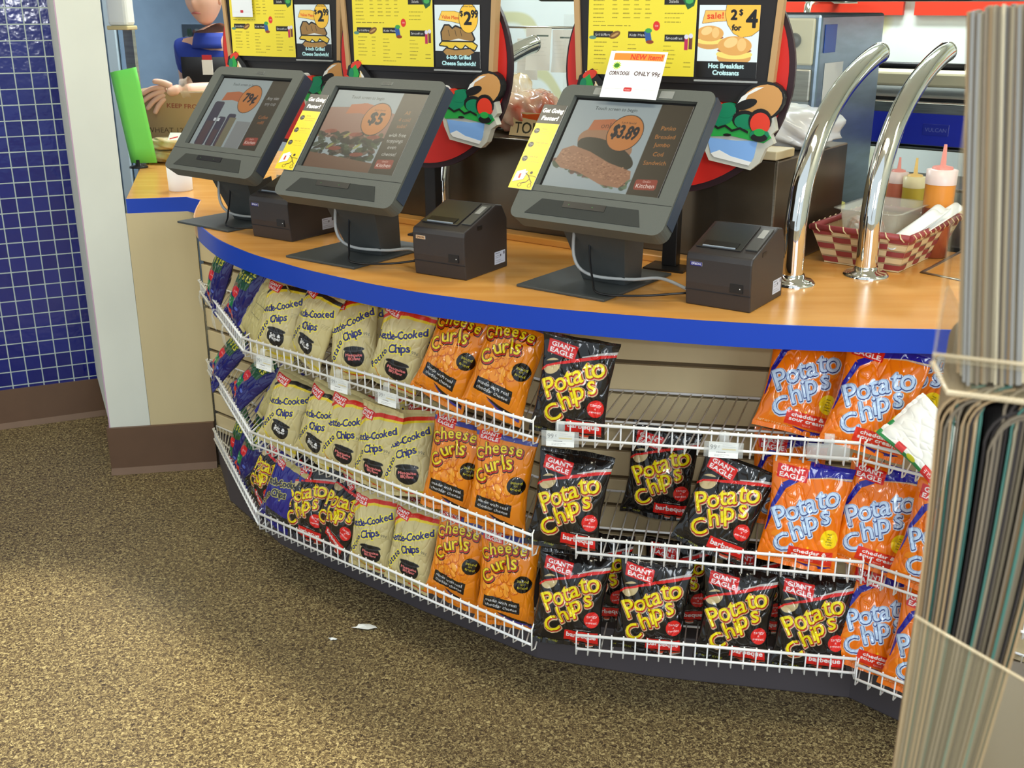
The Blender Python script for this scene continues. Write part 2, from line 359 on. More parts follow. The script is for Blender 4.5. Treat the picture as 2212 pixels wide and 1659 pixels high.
def art_curls():
    W, H = 160, 250; c = Cv(W, H, 1.1, (232, 134, 18))
    c.put(c.rect(0, .90*H, W, .945*H), (70, 80, 160)); badge(c, .05*W, .865*H, .36*W, .10*H, -3)
    rr = random.Random(3)
    for i in range(46):
        x, y = rr.uniform(.12, .80), rr.uniform(.28, .62); 
        if x+.6*y > 1.05: continue
        a = rr.uniform(0, 180); c.put(c.ell(x*W+1, y*H-1.4, 12, 8, a), (196, 92, 10)); c.put(c.ell(x*W, y*H, 11, 7, a), rr.choice([(246, 160, 48), (250, 172, 62), (240, 146, 36)]))
    L = [('C', .10, .74, .11, 12), ('h', .24, .80, .12, 12), ('e', .37, .805, .11, 10), ('e', .50, .82, .11, 6), ('s', .63, .825, .11, 0), ('e', .76, .82, .11, -6),
         ('C', .17, .53, .13, 34), ('u', .32, .625, .14, 30), ('r', .44, .66, .14, 24), ('l', .53, .70, .15, 20), ('s', .64, .69, .15, 12)]
    wobble(c, L, W, H, [(4.0, 2.6, -3.4, (52, 20, 14)), (2.4, 1.6, -2.2, (190, 40, 22)), (1.0, 0, 0, (60, 60, 14)), (0, 0, 0, (242, 216, 30))])
    c.put(c.ell(.82*W, .50*H, .145*W, .088*H), (18, 14, 12))
    for st, y, w_ in (('baked', .53, 29), ('not', .50, 10), ('fried', .465, 26)): c.put(c.dil(c.text(st, .82*W, y*H, 7, 0, 0, 'm', w_), .35), (230, 214, 50))
    c.put(c.rect(.14*W, .185*H, .78*W, .315*H, -4, 2), (18, 16, 16))
    for st, y, x in (('made with real', .275, .46), ('cheddar cheese', .225, .46)): c.put(c.dil(c.text(st, x*W, y*H, 8.5, -4, 0, 'm', .54*W), .3), WHT)
    c.put(c.band([(.40*W, .17*H), (.6*W, .11*H), (.95*W, .07*H)], [1, 10, 8]), (22, 16, 20)); c.put(c.band([(.42*W, .15*H), (.6*W, .09*H), (.95*W, .05*H)], [1, 5, 6]), (70, 66, 170))
    c.put(c.text('NET WT 3.5 OZ (99g)', .06*W, .055*H, 5.2, -4), (60, 30, 10)); return c
def kettle_text(c, W, H, col=(28, 34, 116), halo=(238, 224, 74), dark=None):
    m = np.zeros((c.NY, c.NX))
    m = arc_text(c, 'Kettle-Cooked', lambda t: ((.03+.92*t)*W, (.535+.225*t-.03*math.sin(t*3.1))*H, 34-18*t), .088*H, .86, m)
    m = arc_text(c, 'Potato', lambda t: ((.07+.27*t)*W, (.17+.265*t)*H, 62-26*t), .072*H, .95, m)
    m = arc_text(c, 'Chips', lambda t: ((.39+.38*t)*W, (.445+.085*t)*H, 26-10*t), .095*H, .95, m)
    m = c.dil(m, 1.0)
    if halo: c.put(c.dil(m, 3.0), halo)
    if dark: c.put(c.dil(m, 1.2), dark)
    c.put(m, col)
def arc_text(c, st, f, size, sx, m):
    sc_ = size/.73; ws = []
    for ch in st:
        V, _ = glyph(ch); ws.append((V[:, 0].max()-V[:, 0].min())*sc_*sx+size*.13)
    tot = sum(ws); p = 0
    for ch, w_ in zip(st, ws):
        x, y, rot = f((p+w_/2)/tot); cap = .0; V, _ = glyph(ch); yo = (V[:, 1].max()+V[:, 1].min())/2*sc_-size*.3
        m = c.text(ch, x-yo*math.sin(R(rot)), y+yo*math.cos(R(rot)), size, rot, 0, 'm', m=m, sx=sx); p += w_
    return m
def pot(c, W, H, cx, cy):
    c.put(c.ell(cx, cy, .215*W, .115*H), (18, 16, 18)); c.put(c.ell(cx, cy+.085*H, .225*W, .032*H), (60, 62, 66)); c.put(c.ell(cx, cy+.088*H, .205*W, .022*H), (16, 15, 16))
    c.put(c.band([(cx-.24*W, cy+.08*H), (cx-.25*W, cy), (cx-.2*W, cy-.05*H)], 1.2), (60, 60, 60))
def art_kettle(kind):
    W, H = 150, 232; c = Cv(W, H, 1.15, (206, 192, 138)); B = (214, 40, 22) if kind == 'mesquite' else (26, 22, 20)
    c.put(c.band([(0, .60*H), (.03*W, .74*H), (.2*W, .83*H), (.5*W, .885*H), (W, .905*H)], [2, 6, 9, 11, 12]), B)
    c.put(c.band([(0, .54*H), (.05*W, .69*H), (.22*W, .785*H), (.5*W, .845*H), (W, .872*H)], [6, 7, 8, 7, 6]), (232, 206, 40))
    badge(c, .02*W, .80*H, .36*W, .105*H, -6)
    kettle_text(c, W, H)
    if kind == 'mesquite':
        pot(c, W, H, .60*W, .25*H)
        for st, y, w_ in (('Mesquite', .262, 52), ('BBQ Flavor', .222, 38)): c.put(c.dil(c.text(st, .60*W, y*H, 8, 0, .1, 'm', w_), .5), (238, 128, 126))
        c.put(c.text('99¢', .86*W, .50*H, 9, 0, 0, 'm'), (110, 108, 90)); c.lines(.76*W, .47*H, .96*W, 1, 3, (120, 118, 95))
        c.put(c.band([(.12*W, .20*H), (.3*W, .10*H), (.6*W, .055*H), (W, .06*H)], [2, 3, 5, 6]), (230, 206, 40)); c.put(c.band([(.14*W, .18*H), (.34*W, .08*H), (.6*W, .038*H), (W, .04*H)], [1, 2, 3, 3]), (206, 60, 30))
    else:
        pot(c, W, H, .58*W, .27*H)
        for st, y, w_ in (('Salt &', .29, 40), ('Pepper', .245, 44)): c.put(c.dil(c.text(st, .58*W, y*H, 9.5, 0, 0, 'm', w_), .8), WHT)
        c.put(c.band([(.10*W, .20*H), (.28*W, .09*H), (.6*W, .05*H), (W, .07*H)], [2, 5, 7, 9]), (222, 200, 40))
        c.lines(.82*W, .60*H, .97*W, 4, 4, (120, 112, 80))
    return c
def art_pretzel():
    W, H = 150, 240; c = Cv(W, H, 1.0, (26, 24, 104))
    c.put(c.poly([(0, .45*H), (.75*W, .62*H), (.75*W, H), (0, H)]), (34, 84, 44))
    c.put(c.poly([(0, .38*H), (.40*W, .44*H), (.36*W, .60*H), (0, .5*H)]), (120, 96, 70))
    L = [(ch, .10+.15*i, .84+.012*i, .13, 8) for i, ch in enumerate('Pretzel'[:5])]+[(ch, .08+.12*i, .67+.02*i, .12, 8) for i, ch in enumerate('Twists')]
    wobble(c, L, W, H, [(2.6, 1, -1.4, (10, 60, 30)), (0, 0, 0, (214, 206, 40))])
    c.put(c.ell(.38*W, .46*H, .15*W, .085*H), (216, 40, 44)); c.put(c.text('crispy', .38*W, .46*H, 6, 8, 0, 'm'), WHT)
    c.put(c.rect(.06*W, .20*H, .42*W, .36*H, 4, 2), (24, 126, 66))
    for st, y in (('low', .30), ('fat', .245)): c.put(c.dil(c.text(st, .24*W, y*H, 9, 4, 0, 'm'), .4), (214, 236, 220))
    c.put(c.rect(.05*W, .09*H, .55*W, .16*H, -4), (206, 48, 30)); c.put(c.ell(.62*W, .28*H, 9, 6), (90, 110, 200)); return c
def art_bluekettle():
    W, H = 150, 232; c = Cv(W, H, 1.0, (34, 32, 130))
    c.put(c.band([(0, .80*H), (.3*W, .90*H), (W, .93*H)], [16, 16, 18]), (190, 176, 110)); badge(c, .08*W, .80*H, .34*W, .10*H, -6)
    kettle_text(c, W, H, (26, 26, 60), (176, 168, 96)); c.put(c.rect(.30*W, .10*H, W, .24*H, 4), (44, 44, 40)); c.put(c.text('All Natural!', .62*W, .17*H, 7, 4, 0, 'm'), (220, 220, 210)); return c
def art_back():
    W, H = 150, 232; c = Cv(W, H, .8, (190, 178, 118))
    c.put(c.band([(0, 0), (.03*W, .5*H), (.12*W, H)], [30, 26, 34]), (28, 26, 128)); c.put(c.band([(W, .55*H), (.9*W, .8*H), (.75*W, H)], [14, 20, 20]), (28, 26, 128)); c.put(c.band([(.86*W, .66*H), (.74*W, .9*H)], 7), (150, 160, 200))
    c.put(c.text('ked', .10*W, .42*H, 12, 60, 0, 'm'), (120, 124, 170)); c.put(c.rect(.06*W, .28*H, .16*W, .36*H, 20), (160, 150, 90))
    for i in range(7): c.lines(.3*W, (.72-.07*i)*H, .8*W, 2, 4, (140, 130, 84), .7, i)
    c.put(c.rect(.4*W, .55*H, .8*W, .555*H, 8), (50, 46, 30)); c.put(c.rect(.38*W, .38*H, .72*W, .385*H, 4), (50, 46, 30)); return c
def art_white():
    W, H = 150, 232; c = Cv(W, H, .8, (238, 238, 232))
    c.put(c.band([(0, .0), (0, H)], 18), (40, 130, 70)); c.put(c.rect(0, .1*H, .16*W, .34*H), (214, 40, 40)); c.put(c.dil(c.text('EAGLE', .08*W, .22*H, 11, 90, 0, 'm'), .5), WHT)
    c.put(c.rect(.02*W, .6*H, .14*W, .72*H), (216, 60, 60)); c.put(c.ell(.06*W, .5*H, 6, 14), (200, 196, 40)); c.put(c.rect(.55*W, .5*H, .8*W, .505*H), (130, 130, 130)); c.lines(.55*W, .45*H, .85*W, 4, 5, (180, 180, 180)); return c
# ---------------------------------------------------------------- bags
def bag_mesh(name, cv, W, H, T, seed, topbend=0.0, crumple=1.0, m=None):
    nx, ny = cv.nx, cv.ny; nb = 40
    sf = np.linspace(-1, 1, nx); sb = np.linspace(1, -1, nb)[1:-1]; t = np.linspace(0, 1, ny)
    S = np.concatenate([sf, sb, sf[:1]]); side = np.concatenate([-np.ones(nx), np.ones(nb-2), -np.ones(1)])
    SG, TG = np.meshgrid(S, t); SD = np.tile(side, (ny, 1))
    tt = np.clip((TG-.045)/.91, 0, 1); bul = np.sin(np.pi*tt)**.62*(1-.25*(tt-.42)*1.0)
    hw = W/2*(1-.105*np.clip(bul, 0, 1)**1.2)
    prof = (1-np.abs(SG)**2.5)**.62
    n1 = vnoise(SG*1.0+3, TG*1.4, 2.1, seed)-.5; n2 = vnoise(SG+7, TG*1.5, 4.5, seed+1)-.5
    a = vnoise(SG+TG*1.3+5, TG*1.2-SG*.4, 3.2, seed+2); ridge = (1-np.abs(2*a-1))**5
    b_ = vnoise(SG*1.3-TG+9, TG*1.4+SG*.7, 4.2, seed+3); ridge2 = (1-np.abs(2*b_-1))**6
    ed = np.exp(-np.minimum(TG, 1-TG)/.13)
    pl = np.sin(SG*14+6*vnoise(SG+2, TG, 2.0, seed+4)+seed)*ed
    f = T*bul*prof*(1+.35*n1*crumple+.16*n2*crumple)-.0035*ridge*bul*prof**.5*crumple-.0022*ridge2*bul*crumple+.0032*pl*prof**.4
    crimp = np.where((TG < .04) | (TG > .96), .0004*np.sin(SG*150), 0)
    Y = SD*f + .0006*SD*prof + crimp
    wob = .004*np.sin(SG*3+seed)*ed*crumple
    X = hw*SG + .0025*(vnoise(TG*1+SG*0, TG, 5, seed+5)-.5)*np.sign(SG)*np.abs(SG)
    Z = H*(TG-.5) - .010*ed*np.abs(SG)**2*np.sign(.5-TG)*-1*0 + .004*crumple*n1*ed
    Y = Y+wob
    if topbend:
        k = np.clip((TG-.86)/.14, 0, 1); ang = topbend*k; base = .36*H
        dz = Z-base; mk = TG > .86
        Y = np.where(mk, Y*np.cos(ang)+ dz*np.sin(ang), Y); Z = np.where(mk, base+dz*np.cos(ang), Z)
    P = np.stack([X, Y, Z], -1)
    A = cv.lin(); C = np.zeros((ny, len(S), 3)); C[:, :nx] = A
    lt, rt = A[:, 3:4], A[:, -4:-3]; wgt = np.linspace(0, 1, nb-2)[None, :, None]; C[:, nx:nx+nb-2] = np.where(wgt < .5, rt, lt); C[:, -1] = A[:, 0]
    return grid_mesh(name, P, C, [m])
# ================================================================ common materials
PHI = 36.5
E1 = Vector((math.cos(R(PHI)), -math.sin(R(PHI)), 0)); E2 = Vector((math.sin(R(PHI)), math.cos(R(PHI)), 0)); K0 = Vector((0.288, 2.73, 0))
def K(a, b, z=0.0): return K0+E1*a+E2*b+Vector((0, 0, z))
steel = mat('brushed_steel', (172, 170, 160), 0.30, 1.0, noise=(9, 0.22, (1, 1, 14)))
steel_b = mat('cool_steel', (158, 178, 196), 0.34, 0.85, noise=(5, 0.18, (1, 1, 6)))
chrome = mat('chrome', (236, 236, 232), 0.05, 1.0)
wirem = mat('white_coated_wire', (240, 241, 240), 0.35)
graym = mat('grey_terminal_plastic', (84, 88, 84), 0.55, bump=(900, .25))
darkm = mat('dark_grey_plastic', (64, 68, 68), 0.5, bump=(700, .2))
blackm = mat('black_plastic', (22, 21, 22), 0.4)
printerm = mat('printer_charcoal_plastic', (50, 46, 46), 0.42, bump=(800, .15))
woodc = mat('orange_maple_laminate', (218, 160, 84), 0.24, noise=(3.0, .1, (1, 7, 1)), rgb2=(206, 144, 66))
peach = mat('pale_wood_edge', (222, 172, 122), 0.4)
bluem = mat('blue_edge_band', (6, 62, 180), 0.38)
slatm = mat('slatwall_laminate', (214, 196, 154), 0.42, noise=(4, .1, (1, 1, .3)))
creamm = mat('cream_laminate', (206, 190, 148), 0.5, noise=(3, .07, (2, 2, .4)))
whitem = mat('white_painted_board', (222, 226, 216), 0.55, noise=(2.5, .08))
basem = mat('brown_vinyl_base', (104, 78, 60), 0.42, noise=(12, .08))
plinthm = mat('grey_brown_plinth', (78, 72, 76), 0.5)
paperm = mat('white_paper', (238, 240, 238), 0.7)
clearm = mat('clear_plastic', (235, 240, 240), 0.12, alpha=0.28)
# ================================================================ the setting
fm = mat('speckled_floor', (150, 132, 84), 0.5)
nt = fm.node_tree; b = nt.nodes['Principled BSDF']; tc = nt.nodes['Texture Coordinate']
mp = nt.nodes.new('ShaderNodeMapping'); mp.inputs['Scale'].default_value = (1, 1, 1)
n1 = nt.nodes.new('ShaderNodeTexNoise'); n1.inputs['Scale'].default_value = 135; n1.inputs['Detail'].default_value = 3; n1.inputs['Roughness'].default_value = .7; n1.inputs['Distortion'].default_value = 1.2
rp = nt.nodes.new('ShaderNodeValToRGB'); el = rp.color_ramp.elements
el[0].position = .36; el[0].color = (*srgb(48, 36, 26), 1); el[1].position = .64; el[1].color = (*srgb(190, 174, 126), 1)
e = rp.color_ramp.elements.new(.46); e.color = (*srgb(92, 76, 52), 1); e = rp.color_ramp.elements.new(.54); e.color = (*srgb(130, 113, 76), 1)
n2 = nt.nodes.new('ShaderNodeTexNoise'); n2.inputs['Scale'].default_value = 3; mx = nt.nodes.new('ShaderNodeMixRGB'); mx.blend_type = 'MULTIPLY'; mx.inputs[0].default_value = .25
bp = nt.nodes.new('ShaderNodeBump'); bp.inputs['Strength'].default_value = .3; bp.inputs['Distance'].default_value = .002
L = nt.links.new; L(tc.outputs['Object'], mp.inputs[0]); L(mp.outputs[0], n1.inputs['Vector']); L(n1.outputs['Fac'], rp.inputs[0]); L(tc.outputs['Object'], n2.inputs['Vector'])
L(rp.outputs[0], mx.inputs[1]); L(n2.outputs['Fac'], mx.inputs[2]); L(mx.outputs[0], b.inputs['Base Color']); L(n1.outputs['Fac'], bp.inputs['Height']); L(bp.outputs[0], b.inputs['Normal'])
struct(MB().use(fm).box(-6, 6, -4, 8, -.05, 0).build('floor'))
cm = mat('ceiling_white', (226, 226, 216), .8)
struct(MB().use(cm).prism([(-6, 1.2), (.633, 1.2), (6, -3.35), (6, 8), (-6, 8)], 2.9, 3.0).build('ceiling'))  # out of view; slanted front edge shaped to bound the sun patch
# blue tiled wall on the left
tm = mat('blue_mosaic_tile', (22, 28, 110), .12); nt = tm.node_tree; b = nt.nodes['Principled BSDF']; tc = nt.nodes['Texture Coordinate']
sp = nt.nodes.new('ShaderNodeSeparateXYZ'); cb = nt.nodes.new('ShaderNodeCombineXYZ'); br = nt.nodes.new('ShaderNodeTexBrick')
br.offset = 0; br.squash = 1; br.inputs['Scale'].default_value = 1.0; br.inputs['Brick Width'].default_value = .0548; br.inputs['Row Height'].default_value = .0548
br.inputs['Mortar Size'].default_value = .0024; br.inputs['Mortar Smooth'].default_value = .25
br.inputs['Color1'].default_value = (*srgb(18, 24, 104), 1); br.inputs['Color2'].default_value = (*srgb(28, 38, 122), 1); br.inputs['Mortar'].default_value = (*srgb(176, 190, 190), 1)
L = nt.links.new; L(tc.outputs['Object'], sp.inputs[0]); L(sp.outputs[0], cb.inputs[0]); L(sp.outputs[2], cb.inputs[1]); L(cb.outputs[0], br.inputs['Vector'])
nz = nt.nodes.new('ShaderNodeTexNoise'); nz.inputs['Scale'].default_value = 26; ad = nt.nodes.new('ShaderNodeMath'); ad.operation = 'MULTIPLY_ADD'; ad.inputs[1].default_value = -3.0
bp = nt.nodes.new('ShaderNodeBump'); bp.inputs['Strength'].default_value = .55; bp.inputs['Distance'].default_value = .003
L(tc.outputs['Object'], nz.inputs['Vector']); L(br.outputs['Fac'], ad.inputs[0]); L(nz.outputs['Fac'], ad.inputs[2]); L(ad.outputs[0], bp.inputs['Height']); L(bp.outputs[0], b.inputs['Normal'])
L(br.outputs['Color'], b.inputs['Base Color'])
rg = nt.nodes.new('ShaderNodeMapRange'); rg.inputs['To Min'].default_value = .12; rg.inputs['To Max'].default_value = .7; L(br.outputs['Fac'], rg.inputs[0]); L(rg.outputs[0], b.inputs['Roughness'])
TW = 23.9
def wallx(name, p, phi, x0, x1, z0, z1, th, m, **k):
    o = MB().use(m).box(x0, x1, 0, th, z0, z1).build(name, **k); o.location = (p[0], p[1], 0); o.rotation_euler = (0, 0, R(-phi)); return o
struct(wallx('wall_left', (-1.614, 4.070), -TW, -2.6, .10, .15, 2.9, .12, tm))
o = MB().use(basem); o.box(-2.6, .10, -.006, .12, 0, .152); o.prism([(-.02, 0), (-.006, .0), (-.006, .02)], -2.6, .10, 'x')
o = o.build('baseboard_left'); o.location = (-1.614, 4.070, 0); o.rotation_euler = (0, 0, R(TW)); struct(o)
# white end of the partition and its return
CP = 10.4
o = MB().use(whitem); o.prism([(0, 0), (.132, 0), (-.02, .62), (-.15, .62)], .168, 2.9); o.use(mat('worn_edge', (190, 160, 186), .6)).box(-.004, 0, .0, .01, .168, 2.9)
o = o.build('wall_partition'); o.location = (-1.385, 3.492, 0); o.rotation_euler = (0, 0, R(CP)); struct(o)
o = MB().use(basem); o.box(-.012, .345, -.012, .05, 0, .168); o.prism([(-.028, 0), (-.012, 0), (-.012, .02)], -.012, .345, 'x')
o = o.build('baseboard_partition'); o.location = (-1.385, 3.492, 0); o.rotation_euler = (0, 0, R(CP)); struct(o)
# kitchen back wall with its white and beige swirled panels, and red band
km = mat('swirled_wall_panel', (226, 236, 232), .35); nt = km.node_tree; b = nt.nodes['Principled BSDF']; tc = nt.nodes['Texture Coordinate']
wv = nt.nodes.new('ShaderNodeTexNoise'); wv.inputs['Scale'].default_value = 1.5; wv.inputs['Detail'].default_value = 0; wv.inputs['Distortion'].default_value = 1.0
r1 = nt.nodes.new('ShaderNodeValToRGB'); q = r1.color_ramp; q.elements[0].position = .455; q.elements[0].color = (*srgb(232, 240, 236), 1); q.elements[1].position = .475; q.elements[1].color = (*srgb(214, 214, 172), 1)
e = q.elements.new(.535); e.color = (*srgb(214, 214, 172), 1); e = q.elements.new(.555); e.color = (*srgb(232, 240, 236), 1)
L = nt.links.new; L(tc.outputs['Object'], wv.inputs['Vector']); L(wv.outputs['Fac'], r1.inputs[0]); L(r1.outputs[0], b.inputs['Base Color'])
def kbox(name, a0, a1, b0, b1, z0, z1, m, bevel=0, parent=None):
    o = MB().use(m).box(a0, a1, b0, b1, z0, z1).build(name, parent, bevel=bevel)
    if not parent: o.location = K0; o.rotation_euler = (0, 0, R(-PHI))
    return o
struct(kbox('wall_back', -5, 4, 2.7, 2.85, 0, 2.9, km))
redm = mat('red_wall_band', (222, 60, 36), .4); orm = mat('orange_trim', (248, 160, 70), .4)
struct(kbox('trim_1', -1.55, -.22, 2.675, 2.70, 1.500, 1.588, redm)); struct(kbox('trim_2', -.17, 1.8, 2.675, 2.70, 1.500, 1.588, redm)); struct(kbox('trim_3', -1.6, 1.8, 2.66, 2.70, 1.588, 1.63, orm))
# unseen wall added at right, blocking the sun to edge its floor patch
struct(wallx('sun_block_wall', (1.90, .15), -49.6, 0, 4.2, 0, 2.9, .12, whitem))
# ================================================================ counter
curve = [(-.975, 3.36), (-.935, 3.19), (-.865, 3.03), (-.775, 2.865), (-.655, 2.703), (-.55, 2.594), (-.474, 2.52), (-.342, 2.412), (-.264, 2.357), (-.164, 2.295), (.015, 2.210), (.16, 2.157), (.32, 2.110), (.45, 2.078), (.566, 2.058), (.71, 2.040), (.852, 2.029), (1.02, 2.000), (1.35, 1.93)]
def smooth(pts, n=4):
    P = [Vector((*p, 0)) for p in pts]; out = []
    for i in range(len(P)-1):
        p0, p1, p2, p3 = P[max(i-1, 0)], P[i], P[i+1], P[min(i+2, len(P)-1)]
        for k in range(n):
            t = k/n; out.append(.5*((2*p1)+(-p0+p2)*t+(2*p0-5*p1+4*p2-p3)*t*t+(-p0+3*p1-3*p2+p3)*t**3))
    return [(p.x, p.y) for p in out]+[pts[-1]]
front = smooth(curve)
leftc = [(-1.250, 3.522), (-1.065, 3.562), (-1.0, 3.50)]
kb = K(1.4, .50); kc = K(-.95, .50)
poly = leftc+front+[(kb.x, kb.y), (kc.x, kc.y), (-.62, 4.75), (-1.56, 4.75), (-1.45, 4.3)]
ct = thing('service_counter', (0, 0, 0), 0, 'curved orange-brown wood laminate worktop with a bright blue front edge, carrying the screens', 'counter')
MB().use(woodc).prism(poly, .905, .950).build('worktop', ct)
e = MB().use(bluem)
def ribbon(mb, pts, z0, z1, th):
    n = len(pts); vs = []
    for i, (x, y) in enumerate(pts):
        a, b_ = pts[max(i-1, 0)], pts[min(i+1, n-1)]; dx, dy = b_[0]-a[0], b_[1]-a[1]; l = math.hypot(dx, dy); nx, ny = dy/l*th, -dx/l*th
        vs += [(x, y, z0), (x+nx, y+ny, z0), (x+nx, y+ny, z1), (x, y, z1)]
    fs = [(i*4+k, (i+1)*4+k, (i+1)*4+(k+1) % 4, i*4+(k+1) % 4) for i in range(n-1) for k in range(4)]
    for k in range(4): mb.add([vs[i*4+j] for i in range(n) for j in (k, (k+1) % 4)], [(2*i, 2*i+2, 2*i+3, 2*i+1) for i in range(n-1)], True)
    mb.add(vs[:4]+vs[-4:], [(0, 3, 2, 1), (4, 5, 6, 7)])
ribbon(e, front[6:], .902, .9515, .004); ribbon(e, leftc, .905, .9515, .004); e.build('blue_edge_band', ct, weld=False)
e = MB().use(peach); ribbon(e, [(-1.0, 3.50)]+front[:8], .905, .951, .0035); e.build('pale_end_band', ct, weld=False)
# low timber ridge along the foot of the prep unit
kbox('wood_ridge', -.95, .31, -.055, -.004, .950, .968, woodc, .003); o = bpy.data.objects['wood_ridge']; tag(o, 'low orange wooden ledge along the foot of the steel prep unit on the counter', 'ledge')
# plinth
pl = [(-1.04, 3.56), (-.93, 3.26), (-.70, 2.95), (-.559, 2.83), (-.25, 2.575), (.063, 2.345), (.332, 2.268), (.795, 2.180), (.90, 2.075), (1.25, 1.80), (1.6, 2.2), (.98, 2.62), (.2, 2.8), (-.9, 3.75)]
o = MB().use(plinthm).prism(pl, 0, .118).build('counter_plinth', bevel=.004); tag(o, 'low dark grey-brown plinth on the floor under the chip shelves', 'plinth')
# slatwall panels behind the bags and the plain cabinet panel
def slatwall(p0, p1, label, seam=None):
    d = Vector((p1[0]-p0[0], p1[1]-p0[1], 0)); Lw = d.length; t = thing('slatwall_panel', (p0[0], p0[1], .118), -math.degrees(math.atan2(d.y, d.x)), label, 'wall panel', 'slatwall panels behind the snack bags')
    s_ = MB().use(slatm); z = .012; top = .905-.118
    first = True
    while z < top:
        z1 = min(z+.0645, top); s_.prism([(0, z-.118*0), (.018, z), (.018, z1), (0, z1)], .0015, Lw-.0015, 'x'); z += .0762
    s_.build('slats', t, bevel=.0015)
    MB().use(mat('slat_groove', (92, 74, 46), .7)).box(0, Lw, .012, .022, 0, top).build('backing', t)
W0, W1, W2, W3 = (-1.040, 3.562), (.137, 2.515), (.885, 2.383), (1.45, 1.88)
slatwall(W0, W1, 'long beige slatwall panel under the left of the counter, behind the tan kettle chip bags'); slatwall(W1, W2, 'middle beige slatwall panel, bare between the black and the orange bags on the top shelf'); slatwall(W2, W3, 'beige slatwall panel at the far right behind the orange chip bags')
o = MB().use(creamm).box(.133, .347, .0, .022, .168, .905).build('cabinet_panel'); o.location = (-1.385, 3.492, 0); o.rotation_euler = (0, 0, R(CP)); tag(o, 'plain cream laminate cabinet side below the counter beside the white partition', 'panel')
# ================================================================ wire shelves
def wire_shelf(F0, F1, B0, B1, dz, label, tags=(), ends=(1, 1), open_left=0):
    F0, F1, B0, B1 = [Vector((*p, 0)) for p in (F0, F1, B0, B1)]
    t = thing('wire_shelf', (F0.x, F0.y, dz), 0, label, 'shelf', 'white wire shelves of chip bags'); O = Vector((F0.x, F0.y, 0))
    f0, f1, b0, b1 = F0-O, F1-O, B0-O, B1-O; z3 = lambda p, z: (p.x, p.y, z)
    d = (f1-f0).normalized(); nrm = Vector((-d.y, d.x, 0)) ; out = -nrm
    if nrm.y < 0: nrm = -nrm; out = -nrm
    MB().use(wirem).tube([z3(f0+out*.004, .050), z3(f1+out*.004, .050)], .0036, 8).build('top_rail', t)
    MB().use(wirem).tube([z3(f0+out*.003, .014), z3(f1+out*.003, .014)], .0032, 8).build('bottom_rail', t)
    MB().use(wirem).tube([z3(b0, .0), z3(b1, .0)], .0034, 8).build('back_rail', t)
    Lf = (f1-f0).length; n = int(Lf/.0265); wd = MB().use(wirem)
    for i in range(n+1):
        p = f0+d*(Lf*i/n); s_ = (Lf*i/n)/Lf; q = b0+(b1-b0)*s_
        wd.tube([z3(p, .054), z3(p, -.003), z3(p+nrm*.012, -.004), z3(q, .0)], .0019, 5)
    wd.build('wire_deck', t)
    MB().use(wirem).tube([z3(f0.lerp(b0, .45), -.0045), z3(f1.lerp(b1, .45), -.0045)], .003, 6).build('support_bar', t)
    for k, (f, bq) in enumerate(((f0, b0), (f1, b1))):
        if ends[k]: MB().use(wirem).tube([z3(f, .050), z3(f+(bq-f)*.25, .050), z3(bq, .012)], .0018, 5).build('end_wire', t)
    return t
SH = {'top': .662, 'middle': .394, 'bottom': .150}
A0, A1, Bf0, Bf1, C1, D0, D1 = (-1.000, 3.40), (-.712, 2.765), (.045, 2.155), (.133, 2.143), (.737, 2.033), (.742, 2.020), (1.05, 1.765)
def offw(p, q, s_, k=.004):
    a, b_ = Vector((*p, 0)), Vector((*q, 0)); r = a.lerp(b_, s_); n = Vector((b_.y-a.y, a.x-b_.x, 0)).normalized(); return (r.x+n.x*k, r.y+n.y*k)
for nm, dz in SH.items():
    wire_shelf(A0, A1, offw(W0, W1, .005), offw(W0, W1, .345), dz, '%s wire shelf section at the far left end, below the blue pretzel bags' % nm if nm == 'top' else '%s wire shelf section at the far left end, nearest the cream panel' % nm, ends=(0, 0))
    wire_shelf(A1, Bf0, offw(W0, W1, .350), offw(W0, W1, .985), dz, '%s white wire shelf along the left side, holding tan chip and orange curl bags' % nm)
    wire_shelf(*{'top': ((.097, 2.150), (.703, 2.036)), 'middle': ((.141, 2.142), (.738, 2.032)), 'bottom': ((.146, 2.140), (.752, 2.044))}[nm], offw(W1, W2, .11), offw(W1, W2, .93), dz, {'top': 'top white wire shelf in the middle, half empty with a bare wire deck', 'middle': 'middle white wire shelf facing front between black and orange bags', 'bottom': 'lowest white wire shelf in front, in a row of four black barbeque bags'}[nm])
    wire_shelf((.712, 2.030) if nm == 'top' else (.748, 2.022), D1, offw(W2, W3, .03), offw(W2, W3, .62), dz, '%s angled wire shelf section at the right, running behind the newspaper rack' % nm)
